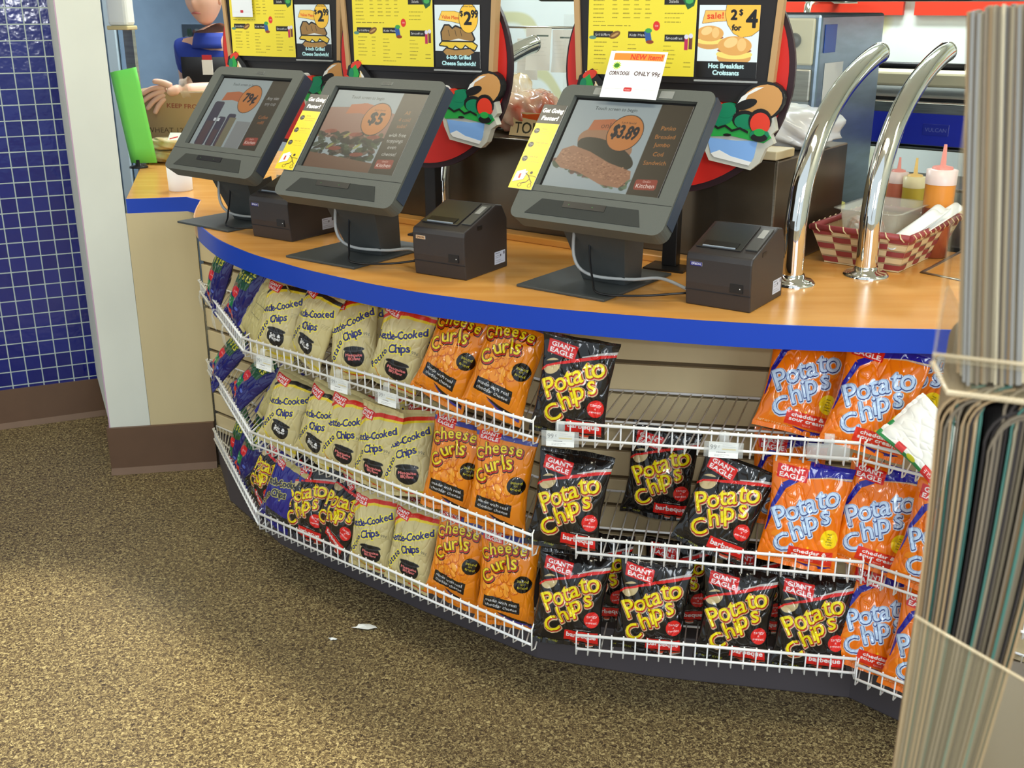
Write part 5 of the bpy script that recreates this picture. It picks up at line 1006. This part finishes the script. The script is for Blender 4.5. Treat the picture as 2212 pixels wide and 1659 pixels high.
# ================================================================ chip bags
foil = vmat('printed_foil', .13, .25, spec=.5); matte = vmat('printed_matte_film', .42, .1)
A = {'bbq': art_bbq(), 'ched': art_ched(), 'curls': art_curls(), 'mesq': art_kettle('mesquite'), 'sp': art_kettle('sp'), 'pretz': art_pretzel(), 'blue': art_bluekettle(), 'back': art_back(), 'white': art_white()}
DIM = {'bbq': (.166, .222, .027), 'ched': (.172, .232, .029), 'curls': (.152, .236, .029), 'mesq': (.142, .214, .031), 'sp': (.142, .214, .031), 'pretz': (.145, .225, .026), 'blue': (.14, .212, .026), 'back': (.14, .216, .025), 'white': (.15, .232, .024)}
VAR = {'bbq': [(1, .25, 1.3), (11, -.5, 1.3), (23, .1, 1.5)], 'ched': [(5, .1, 1.3), (17, -.3, 1.4)], 'curls': [(3, 0, 1.1), (31, .2, 1.2)], 'mesq': [(2, .35, 1.0), (44, -.2, 1.0)], 'sp': [(8, .4, 1.0)], 'pretz': [(9, 0, 1.2)], 'blue': [(12, 0, 1.0)], 'back': [(14, 0, 1.2)], 'white': [(15, .2, 1.0)]}
MESH = {}
def bag_me(kind, v):
    if (kind, v) not in MESH:
        W, H, T = DIM[kind]; sd, tb_, cr = VAR[kind][v]
        MESH[(kind, v)] = bag_mesh('chip_bag', A[kind], W, H, T, sd, tb_, cr, matte if kind in ('mesq', 'sp', 'back', 'white') else foil)
    return MESH[(kind, v)]
GRP = {'bbq': 'black barbeque chip bags', 'ched': 'orange cheddar chip bags', 'curls': 'orange cheese curl bags', 'mesq': 'tan mesquite kettle chip bags', 'sp': 'tan salt and pepper kettle chip bags', 'pretz': 'blue and green pretzel bags', 'blue': 'navy kettle chip bags', 'back': None, 'white': None}
NAMES = {'curls': 'cheese_curl_bag', 'pretz': 'pretzel_bag'}
BAGS = []
RAILS = [((-1.0, 3.40), (-.712, 2.765)), ((-.712, 2.765), (.045, 2.155)), ((.10, 2.150), (.735, 2.035)), ((.735, 2.03), (1.05, 1.765))]
def bag(kind, v, px, py, level, yaw, lean, roll, label, dz=0.0, push=True, sc_=1.0):
    """px, py: where the middle of the bag shows in the photo; it stands on that level's wire deck"""
    me = bag_me(kind, v); M = RZ(-yaw)@RX(-lean)@RY(roll)@Matrix.Diagonal((sc_, sc_, sc_, 1))
    n = len(me.vertices); co = np.empty(n*3, np.float32); me.vertices.foreach_get('co', co); co = co.reshape(-1, 3)
    Rm = np.array(M.to_3x3()); zmin = float((co@Rm.T)[:, 2].min()); deck = SH[level]+.0015+dz
    zc = deck-zmin; x, y = at(px, py, zc)
    W_ = co@Rm.T; low = W_[W_[:, 2] < zmin+.058]; hl = math.hypot(x, y); ux, uy = x/hl, y/hl
    for a, b_ in RAILS:           # keep it behind the shelf rail, sliding back along the floor
        dx, dy = b_[0]-a[0], b_[1]-a[1]; l = math.hypot(dx, dy); nx, ny = dy/l, -dx/l; s_ = ((x-a[0])*dx+(y-a[1])*dy)/l/l
        if -.05 < s_ < 1.05:
            out = float(((low[:, 0]+x-a[0])*nx+(low[:, 1]+y-a[1])*ny).max())+.006
            if out > 0 and push:
                k = out/max(.3, -(ux*nx+uy*ny)); x += ux*k; y += uy*k
    o = bpy.data.objects.new(NAMES.get(kind, 'chip_bag'), me); COL.objects.link(o); o.matrix_world = T4((x, y, zc))@M
    tag(o, label, 'bag', GRP[kind]); BAGS.append((o, label, x, y, level)); return o
T_, M_, B_ = 'top', 'middle', 'bottom'
LY = 40
# top shelf, left to right
bag('pretz', 0, 478, 622, T_, 55, 14, 20, 'blue-green pretzel bag at the far left end of the top shelf', sc_=.92)
bag('pretz', 0, 530, 640, T_, 50, 16, 24, 'second blue-green pretzel bag from the left end of the top shelf, with red circle', sc_=.92)
bag('back', 0, 572, 668, T_, 48, 20, 26, 'bag showing its tan back and navy edge, leaning at the left of the top shelf')
bag('sp', 0, 612, 716, T_, 30, 18, 6, 'left salt and pepper kettle chip bag on the top shelf')
bag('blue', 0, 655, 655, T_, 38, 8, 4, 'kettle chip bag behind the left salt and pepper bag on the top shelf, mostly hidden', sc_=.98)
bag('sp', 0, 684, 738, T_, 42, 14, 15, 'right salt and pepper kettle chip bag on the top shelf')
bag('mesq', 0, 768, 768, T_, 26, 20, -9, 'tan mesquite chip bag tilting left in the middle of the left top shelf')
bag('mesq', 1, 790, 712, T_, 36, 6, 4, 'tan chip bag with red band, behind the two front mesquite bags on the top shelf')
bag('mesq', 1, 868, 752, T_, 24, 10, 14, 'tan mesquite chip bag leaning right beside the cheese curls on the top shelf')
bag('mesq', 0, 925, 735, T_, 34, 5, 6, 'tan chip bag standing behind, just left of the top shelf cheese curls')
bag('curls', 0, 982, 768, T_, 26, 16, 17, 'left cheese curl bag on the top shelf, leaning right')
bag('curls', 1, 1094, 796, T_, 20, 16, 14, 'right cheese curl bag on the top shelf, against the black bag')
bag('bbq', 1, 1240, 862, T_, 10, 12, 7, 'single black barbeque chip bag on the top shelf above a price tag')
bag('ched', 0, 1738, 822, T_, 10, 20, 10, 'left orange cheddar chip bag on the top shelf under the counter edge')
bag('ched', 1, 1893, 862, T_, 16, 20, 11, 'large orange cheddar chip bag on the top shelf, second from the left orange one')
bag('ched', 0, 1985, 800, T_, 25, 5, 24, 'orange cheddar bag tilted behind, its corner out at the right of the top shelf')
bag('white', 0, 2012, 958, T_, 38, 40, -58, 'white snack bag lying on its side at the right end of the top shelf', dz=.012, push=False, sc_=.80)
# middle shelf
bag('pretz', 0, 500, 815, M_, 55, 30, 32, 'blue-green pretzel bag at the far left of the middle shelf', sc_=.92)
bag('pretz', 0, 552, 838, M_, 50, 34, 36, 'second pretzel bag slumped on the far left of the middle shelf, with red circle', sc_=.92)
bag('back', 0, 610, 850, M_, 45, 22, 20, 'plain tan back of a chip bag behind the middle shelf salt and pepper bags')
bag('sp', 0, 622, 893, M_, 28, 16, 14, 'front salt and pepper kettle chip bag at the left of the middle shelf')
bag('sp', 0, 696, 925, M_, 38, 12, 14, 'salt and pepper kettle chip bag half hidden by a mesquite bag on the middle shelf')
bag('mesq', 0, 752, 938, M_, 26, 12, 11, 'tan mesquite chip bag on the middle shelf, nearest the salt and pepper ones')
bag('mesq', 1, 818, 985, M_, 38, 12, 3, 'tan mesquite chip bag squeezed between two others on the middle shelf')
bag('mesq', 1, 882, 1008, M_, 24, 22, -6, 'front tan mesquite chip bag beside the cheese curls on the middle shelf')
bag('mesq', 0, 912, 950, M_, 34, 5, 2, 'tan mesquite chip bag standing behind, left of the middle shelf cheese curls')
bag('mesq', 0, 845, 930, M_, 36, 3, -8, 'tan chip bag in the back row of the middle shelf below the third price tag')
bag('curls', 1, 985, 1010, M_, 24, 11, 6, 'left cheese curl bag on the middle shelf')
bag('curls', 0, 1083, 1048, M_, 20, 12, 4, 'right cheese curl bag on the middle shelf, at the end of the left rail')
bag('bbq', 0, 1230, 1088, M_, 10, 14, 7, 'black barbeque chip bag at the middle shelf, above the gap in the rails')
bag('bbq', 2, 1428, 1020, M_, 12, 8, 5, 'black barbeque chip bag set back against the wall on the middle shelf')
bag('bbq', 1, 1566, 1092, M_, 12, 18, 18, 'black barbeque chip bag leaning right beside the orange bags on the middle shelf')
bag('ched', 1, 1738, 1116, M_, 12, 14, 6, 'left orange cheddar chip bag on the middle shelf, badge in full view')
bag('ched', 0, 1700, 1035, M_, 12, 4, 2, 'orange cheddar chip bag in the back row of the middle shelf at the left')
bag('ched', 0, 1895, 1130, M_, 18, 15, 10, 'second orange cheddar chip bag on the middle shelf with a yellow circle')
bag('ched', 1, 2040, 1175, M_, 30, 12, 8, 'orange cheddar chip bag cut off by the newspaper rack on the middle shelf')
# bottom shelf
bag('pretz', 0, 522, 968, B_, 58, 12, 12, 'blue-green pretzel bag at the left end of the bottom shelf', sc_=.92)
bag('pretz', 0, 548, 1000, B_, 50, 20, 20, 'low fat pretzel bag second at the left end of the bottom shelf', sc_=.92)
bag('bbq', 0, 585, 1030, B_, 50, 18, 28, 'black barbeque chip bag turned away among the pretzel bags on the bottom shelf')
bag('blue', 0, 612, 1062, B_, 42, 14, 16, 'navy kettle chip bag at the left of the bottom shelf, by the black bag')
bag('bbq', 2, 668, 1080, B_, 32, 16, 8, 'black barbeque chip bag at the left of the bottom shelf, fully facing out')
bag('bbq', 0, 748, 1122, B_, 38, 20, 30, 'black barbeque chip bag slumped low beside the tan bags on the bottom shelf')
bag('mesq', 1, 808, 1160, B_, 32, 11, 2, 'left tan mesquite chip bag on the bottom shelf')
bag('mesq', 0, 893, 1192, B_, 32, 12, 5, 'right tan mesquite chip bag on the bottom shelf next to the cheese curls')
bag('mesq', 1, 930, 1150, B_, 34, 3, 0, 'tan mesquite chip bag behind the front ones on the bottom shelf')
bag('curls', 0, 992, 1222, B_, 26, 10, 8, 'left cheese curl bag on the bottom shelf')
bag('curls', 1, 1097, 1270, B_, 20, 10, 1, 'right cheese curl bag on the bottom shelf, against the black bags')
for v, x, y, lab, rl in ((0, 1233, 1322, 'leftmost of the four black barbeque chip bags in front on the bottom shelf', 5), (2, 1408, 1320, 'second from left of the four front black barbeque bags on the bottom shelf', 4),
                      (0, 1590, 1332, 'third from left of the four front black barbeque bags on the bottom shelf', 4), (0, 1754, 1345, 'rightmost of the four front black barbeque bags, beside the orange bag on the bottom shelf', 2)):
    bag('bbq', v, x, y, B_, 9, 12, rl, lab)
for v, x, y, lab in ((2, 1290, 1245, 'black barbeque bag in the back row of the bottom shelf behind the leftmost one'), (1, 1462, 1252, 'black barbeque bag in the back row of the bottom shelf, second from the left'), (2, 1628, 1272, 'black barbeque bag in the back row of the bottom shelf, behind the third front one')):
    bag('bbq', v, x, y, B_, 10, 4, 2, lab)
bag('ched', 1, 1893, 1362, B_, 16, 18, 10, 'orange cheddar chip bag on the bottom shelf right of the black ones')
bag('ched', 0, 2010, 1420, B_, 28, 14, 6, 'orange cheddar bag at the right end of the bottom shelf, mostly hidden')
# ================================================================ litter on the floor
def scrap(px, py, s_, label, seed):
    x, y = at(px, py, 0.002); rr = random.Random(seed)
    pts = [(s_*math.cos(a)*(1+rr.uniform(-.4, .3)), s_*.42*math.sin(a)*(1+rr.uniform(-.5, .3))) for a in [2*math.pi*k/14 for k in range(14)]]
    mb = MB().use(paperm); vs = [(0, 0, .006)]+[(p[0], p[1], rr.uniform(.0005, .006)) for p in pts]; mb.add(vs, [(0, i+1, (i+1) % 14+1) for i in range(14)]); o = mb.build('paper_scrap', solid=.0006); o.location = (x, y, .0012); tag(o, label, 'litter', 'paper scraps on the floor')
scrap(790, 1355, .034, 'larger torn white paper scrap lying on the speckled floor', 4); scrap(720, 1381, .011, 'tiny white paper scrap on the floor left of the larger one', 9)
# ================================================================ newspaper rack in the right foreground
RPH = 23.0
RB = Vector((math.sin(R(RPH)), math.cos(R(RPH)), 0)); RR_ = Vector((math.cos(R(RPH)), -math.sin(R(RPH)), 0)); RO = RB*.74
def rk(u, v, ly=0.0):
    """photo pixel -> (local x, z) on the rack's own upright plane"""
    q = aty(u, v, 1.0)-Vector((0, 0, CAM_H)); o = RO+RB*ly; t_ = o.dot(RB)/q.dot(RB); p = q*t_; return (p-o).dot(RR_), CAM_H+p.z
RM = T4(RO)@RZ(-RPH)
def rack():
    t = thing('newspaper_rack', tuple(RO), RPH, 'clear acrylic newspaper rack close in the right foreground, with two stacked pockets', 'rack')
    ac = mat('acrylic', (164, 152, 122), .12, alpha=.16); fr = mat('rack_dark_frame', (60, 52, 44), .4); ed = mat('acrylic_edge', (190, 176, 146), .2, alpha=.45)
    x0 = rk(2064, 400)[0]; zt, zb = rk(2090, 10)[1], rk(2060, 835)[1]; xr = x0+.17
    MB().use(fr).box(x0-.1, xr+.1, -.05, .30, 0, .03).box(xr-.02, xr+.02, .25, .28, .03, 1.62).build('pole_and_foot', t, bevel=.004)
    m = MB().use(ac).box(x0, x0+.002, -.012, .20, zb+.02, 1.50).box(x0, xr, -.014, -.012, zb+.02, 1.335); m.prism([(x0, zb+.02), (x0+.012, zb), (xr, zb), (xr, zb+.003), (x0+.014, zb+.003), (x0+.002, zb+.022)], -.014, .20, 'y'); m.build('upper_pocket', t)
    MB().use(ed).tube([(x0, -.014, zb+.02), (x0+.012, -.014, zb), (xr, -.014, zb)], .0022, 6).tube([(x0, -.014, 1.335), (xr, -.014, 1.335)], .0015, 6).build('upper_rim', t)
    a, b_, c_, d_ = rk(1982, 1285), rk(2212, 1425), rk(1925, 1700), rk(2212, 1700)
    m = MB().use(ac).add([(a[0], -.030, a[1]), (b_[0]+.05, -.030, b_[1]-.02), (d_[0]+.05, -.030, d_[1]), (c_[0], -.030, c_[1])], [(0, 1, 2, 3)]); e_ = rk(2000, 1240)
    m.build('lower_pocket', t, solid=.002)
    MB().use(fr).prism([(c_[0]-.004, -.03), (xr+.05, -.03), (xr+.05, .22), (c_[0]+.07, .22)], c_[1]-.004, c_[1]).build('pocket_floor', t)
    MB().use(ed).tube([(a[0], -.030, a[1]), rk3(2045, 1372, -.030), (b_[0]+.05, -.030, b_[1]-.02)], .0013, 6).build('lower_rim', t); return t
def rk3(u, v, ly): p = rk(u, v, ly); return (p[0], ly, p[1])
rack()
rr = random.Random(12)
newsm = [mat('newsprint_%s' % n, c_, .8, noise=(60, .12, (1, 1, .05))) for n, c_ in (('grey', (118, 108, 86)), ('light', (160, 150, 124)), ('mid', (100, 90, 74)), ('bluish', (110, 110, 106)), ('warm', (138, 116, 84)), ('teal', (50, 96, 86)), ('black', (34, 28, 26)))]
ORD = [('%d%s' % (k, {1: 'st', 2: 'nd', 3: 'rd'}.get(k % 10 if k not in (11, 12, 13) else 0, 'th'))) for k in range(1, 60)]
NN = ['grey', 'pale', 'dull brown-grey', 'bluish', 'warm tan', 'teal', 'black']
def paper_stack(lower):
    n = 27 if not lower else 40
    for i in range(n):
        th = rr.uniform(.0017, .0021) if not lower else rr.uniform(.0013, .0020); ci = rr.choice((0, 0, 1, 2, 3, 4)) if not lower else (rr.choice((6, 6, 2)) if 13 < i < 20 else rr.choice((0, 1, 1, 2, 4, 5, 6, 2)))  # middle sheets of the lower stack coloured dark for the shaded gap
        if lower and i < 2: ci = 4
        mb = MB().use(newsm[ci])
        if not lower:
            ut = 2092+i*5.6; ub = 2070+i*5.6; vt = (12 if i > 6 else 26)+rr.uniform(-4, 4); vb = 830-26*max(0, 1-i/3.)
            path = []
            for k in range(9):
                q = k/8.; path.append(rk(ub+(ut-ub)*q+1.5*math.sin(q*3.1+i), vb+(vt-vb)*q))
        else:
            ut = 2024+i*7.2; ub = 1925+i*4.6; vt = 850+14*math.sin(i*.9)+(40 if 13 < i < 20 else 0); rad = 62+34*((i*5) % 4)/3.
            path = []
            for k in range(9):
                q = k/8.; path.append(rk(ub+(ut-ub)*q+10*math.sin(q*3.1), 1690+(vt+rad-1690)*q))
            for k in range(1, 7): a = math.pi*.48*k/6; path.append(rk(ut+rad*1.0*(1-math.cos(a)), vt+rad-rad*math.sin(a)))
        ya, yb = rr.uniform(-.004, .004), .20; m = len(path); vs = []
        for j, (px_, pz_) in enumerate(path):
            a_, c_ = path[max(j-1, 0)], path[min(j+1, m-1)]; dx, dz = c_[0]-a_[0], c_[1]-a_[1]; l = math.hypot(dx, dz) or 1; nx, nz = dz/l*th/2, -dx/l*th/2
            vs += [(px_-nx, ya, pz_-nz), (px_+nx, ya, pz_+nz), (px_+nx, yb, pz_+nz), (px_-nx, yb, pz_-nz)]
        fs = [(j*4+k, (j+1)*4+k, (j+1)*4+(k+1) % 4, j*4+(k+1) % 4) for j in range(m-1) for k in range(4)]+[(0, 1, 2, 3), tuple(range(4*m-1, 4*m-5, -1))]
        mb.add(vs, fs); o = mb.build('newspaper', weld=False); o.matrix_world = RM
        if not lower: tag(o, '%s folded newspaper, %s from the left in the upper pocket of the rack' % (NN[ci], ORD[i]), 'newspaper', 'newspapers in the upper pocket')
        else: tag(o, '%s curled newspaper, %s from the left in the lower pocket of the rack' % (NN[ci], ORD[i]), 'newspaper', 'newspapers in the lower pocket')
paper_stack(False); paper_stack(True)
# ================================================================ the worker
def skin_fig(name, verts, edges, radii, m, parent=None, sub=2, root=0):
    me = bpy.data.meshes.new(name); me.from_pydata(verts, edges, []); me.materials.append(m); o = bpy.data.objects.new(name, me); COL.objects.link(o)
    if parent: o.parent = parent
    sk = o.modifiers.new('skin', 'SKIN'); sk.use_smooth_shade = True
    for i, r in enumerate(radii): sv = me.skin_vertices[0].data[i]; sv.radius = r if hasattr(r, '__len__') else (r, r); sv.use_root = (i == root)
    s_ = o.modifiers.new('sub', 'SUBSURF'); s_.levels = sub; s_.render_levels = sub; return o
skinm = mat('skin', (232, 184, 160), .5); hairm = mat('dark_hair', (40, 30, 26), .6); shirt = mat('royal_blue_shirt', (34, 60, 160), .7); apron = mat('black_apron', (24, 22, 26), .7); glove = mat('clear_glove', (236, 220, 206), .25, alpha=.35)
WX, WY = -1.245, 4.93
P_ = thing('person', (WX, WY, 0), 0, 'worker in a royal blue shirt and black apron, gloved hand resting on the carton', 'person')
# hand target: world -> local
hp = aty(368, 200, 4.50); hx, hy, hz = hp.x-WX, hp.y-WY, hp.z
el = aty(520, 196, 4.66); ex, ey, ez = el.x-WX, el.y-WY, el.z-.01
V = [(-.03, .02, .95), (-.03, .02, 1.17), (-.04, .01, 1.36), (-.05, 0, 1.42), (-.065, -.01, 1.46),
     (-.17, .02, 1.36), (-.175, .06, 1.14), (-.14, -.02, .99), (.10, .01, 1.36), (.20, -.02, 1.22), (ex, ey, ez), ((ex+hx)/2, (ey+hy)/2, (ez+hz)/2+.004), (hx+.05, hy, hz+.006),
     (-.10, .02, .52), (-.10, .04, .055), (.06, .02, .52), (.06, .04, .055)]
E_ = [(0, 1), (1, 2), (2, 3), (3, 4), (2, 5), (5, 6), (6, 7), (2, 8), (8, 9), (9, 10), (10, 11), (11, 12), (0, 13), (13, 14), (0, 15), (15, 16)]
Rd = [(.13, .11), (.115, .10), (.12, .09), (.056, .055), (.05, .05), .058, .046, .036, .060, .052, .045, .041, .031, .08, .055, .08, .055]
body = skin_fig('body', V, E_, Rd, skinm, P_)
sh = skin_fig('shirt', [(-.03, .02, .97), (-.03, .02, 1.17), (-.04, .01, 1.365), (-.165, .02, 1.36), (-.172, .05, 1.22), (.10, .01, 1.36), (.165, -.01, 1.27)], [(0, 1), (1, 2), (2, 3), (3, 4), (2, 5), (5, 6)], [(.16, .138), (.150, .132), (.155, .118), .076, .068, .078, .070], shirt, P_)
MB().use(apron).grid(lambda u, v: (-.150+.235*u-.01*v, -.138-.016*math.sin(math.pi*u)+.018*v*v, .60+.735*v), 10, 10).build('apron', P_, solid=.004)
c_ = MB().use(shirt); c_.grid(lambda u, v: (-.055+.092*math.cos(R(190+160*u))*(1-.28*v), -.005+.078*math.sin(R(190+160*u))*(1-.28*v), 1.368+.062*v), 12, 3); c_.build('collar', P_, solid=.004)
ap = aty(446, 145, WY-.15); o = MB().use(mat('red_badge', (200, 40, 50), .4)).box(-.02, .02, -.003, 0, .03, .05).use(paperm).box(-.022, .022, -.003, 0, -.03, .03).build('name_badge', P_); o.location = (ap.x-WX+.01, -.168, ap.z)
# head
hc = aty(438, -8, WY-.02); HX, HY, HZ = hc.x-WX, -.01, hc.z
def head():
    n = 28; V = []; 
    for j in range(n+1):
        for i in range(2*n):
            th, ph = math.pi*j/n, math.pi*i/n; d = Vector((math.sin(th)*math.sin(ph), -math.sin(th)*math.cos(ph), math.cos(th)))
            x, y, z = .074*d.x, .094*d.y, .118*d.z
            if z < 0: k = 1-.30*(-z/.118)**1.6; x *= k; y *= (k if y > 0 else 1-.10*(-z/.118))
            f = max(0, -d.y)
            y -= .016*math.exp(-((x/.011)**2+((z+.018)/.020)**2))*(f > 0)          # nose
            y -= .005*math.exp(-((x/.006)**2+((z-.008)/.03)**2))*(f > 0)
            y -= .006*math.exp(-((x/.024)**2+((z+.058)/.008)**2))*(f > 0)          # lips
            y += .003*math.exp(-((x/.022)**2+((z+.058)/.0022)**2))*(f > 0)
            y -= .006*math.exp(-((x/.02)**2+((z+.098)/.014)**2))*(f > 0)           # chin
            for s_ in (-1, 1):
                y += .008*math.exp(-(((x-s_*.030)/.016)**2+((z-.012)/.012)**2))*(f > 0); y -= .004*math.exp(-(((x-s_*.040)/.02)**2+((z+.03)/.02)**2))*(f > 0)
            V.append((x, y, z))
    F_ = [(j*2*n+i, j*2*n+(i+1) % (2*n), (j+1)*2*n+(i+1) % (2*n), (j+1)*2*n+i) for j in range(n) for i in range(2*n)]
    o = MB().use(skinm).add(V, F_, True).build('head', P_, sub=1); o.location = (HX, HY, HZ); o.rotation_euler = (R(6), 0, R(-14))
    lip = MB().use(mat('lips', (190, 106, 100), .45)).grid(lambda u, v: ((u-.5)*.044, -.0905+.010*(2*u-1)**2-.003*math.sin(math.pi*v), -.062+.009*v*(1-(2*u-1)**2*.7)), 10, 4).build('lips', o)
    for s_ in (-1, 1):
        MB().use(mat('eye_white', (240, 240, 238), .3)).ell((s_*.030, -.077, .012), (.0115, .010, .006)).use(hairm).ell((s_*.030, -.0865, .012), (.005, .002, .005)).build('eye', o)
        MB().use(skinm).ell((s_*.074, .005, -.004), (.008, .016, .030)).build('ear', o)
        MB().use(hairm).tube([(s_*.016, -.094, .034), (s_*.030, -.092, .038), (s_*.044, -.082, .032)], .0025, 6).build('eyebrow', o)
    hm = MB().use(hairm); hm.grid(lambda u, v: ((.080*math.sin(v*1.75)*math.sin(2*math.pi*u)), .010-.098*math.sin(v*1.75)*math.cos(2*math.pi*u)*(1 if math.cos(2*math.pi*u) < 0 else .93), .010+.122*math.cos(v*1.75)+.035*math.sin(v*1.75)*max(0, math.cos(2*math.pi*u))), 28, 12); hm.build('hair', o)
head()
# hand with five fingers spread on the carton top
def hand():
    fing = [(-.030, .010, .030), (-.040, -.002, .016), (-.044, -.010, -.002), (-.038, -.014, -.020)]
    V = [(.045, 0, .006), (.015, 0, .004), (-.012, -.002, .002)]; Ed = [(0, 1), (1, 2)]; Rr = [(.026, .024), (.034, .020), (.038, .017)]
    roots = [(-.030, -.002, .020), (-.034, -.004, .006), (-.034, -.006, -.008), (-.028, -.006, -.022)]
    o = skin_fig('hand', V, Ed, Rr, skinm, P_); o.location = (hx, hy, hz); o.rotation_euler = (0, R(-6), 0); o.scale = (1.15, 1.15, 1.15)
    tips = [((-.062, -.006, .020), (-.082, -.010, .012), (-.096, -.014, .004)), ((-.066, -.010, -.002), (-.088, -.014, -.014), (-.100, -.018, -.024)),
            ((-.060, -.012, -.022), (-.078, -.018, -.038), (-.088, -.020, -.050)), ((-.046, -.012, -.038), (-.058, -.018, -.056), (-.064, -.020, -.066))]
    for r_, tp in zip(roots, tips):
        f = skin_fig('finger', [(-.010, -.002, r_[2]*.8), r_]+list(tp), [(0, 1), (1, 2), (2, 3), (3, 4)], [.011, .0105, .0095, .0088, .0075], skinm, o)
    skin_fig('thumb', [(.012, -.004, .018), (-.012, -.008, .034), (-.034, -.012, .042), (-.052, -.014, .044)], [(0, 1), (1, 2), (2, 3)], [.014, .0125, .0105, .009], skinm, o)
    g = MB().use(glove).tube([(.075, 0, .008), (.060, 0, .007), (.045, 0, .006)], .036, 16, cap=False, radii=[.040, .034, .036]); g.build('glove_cuff', o)
hand()
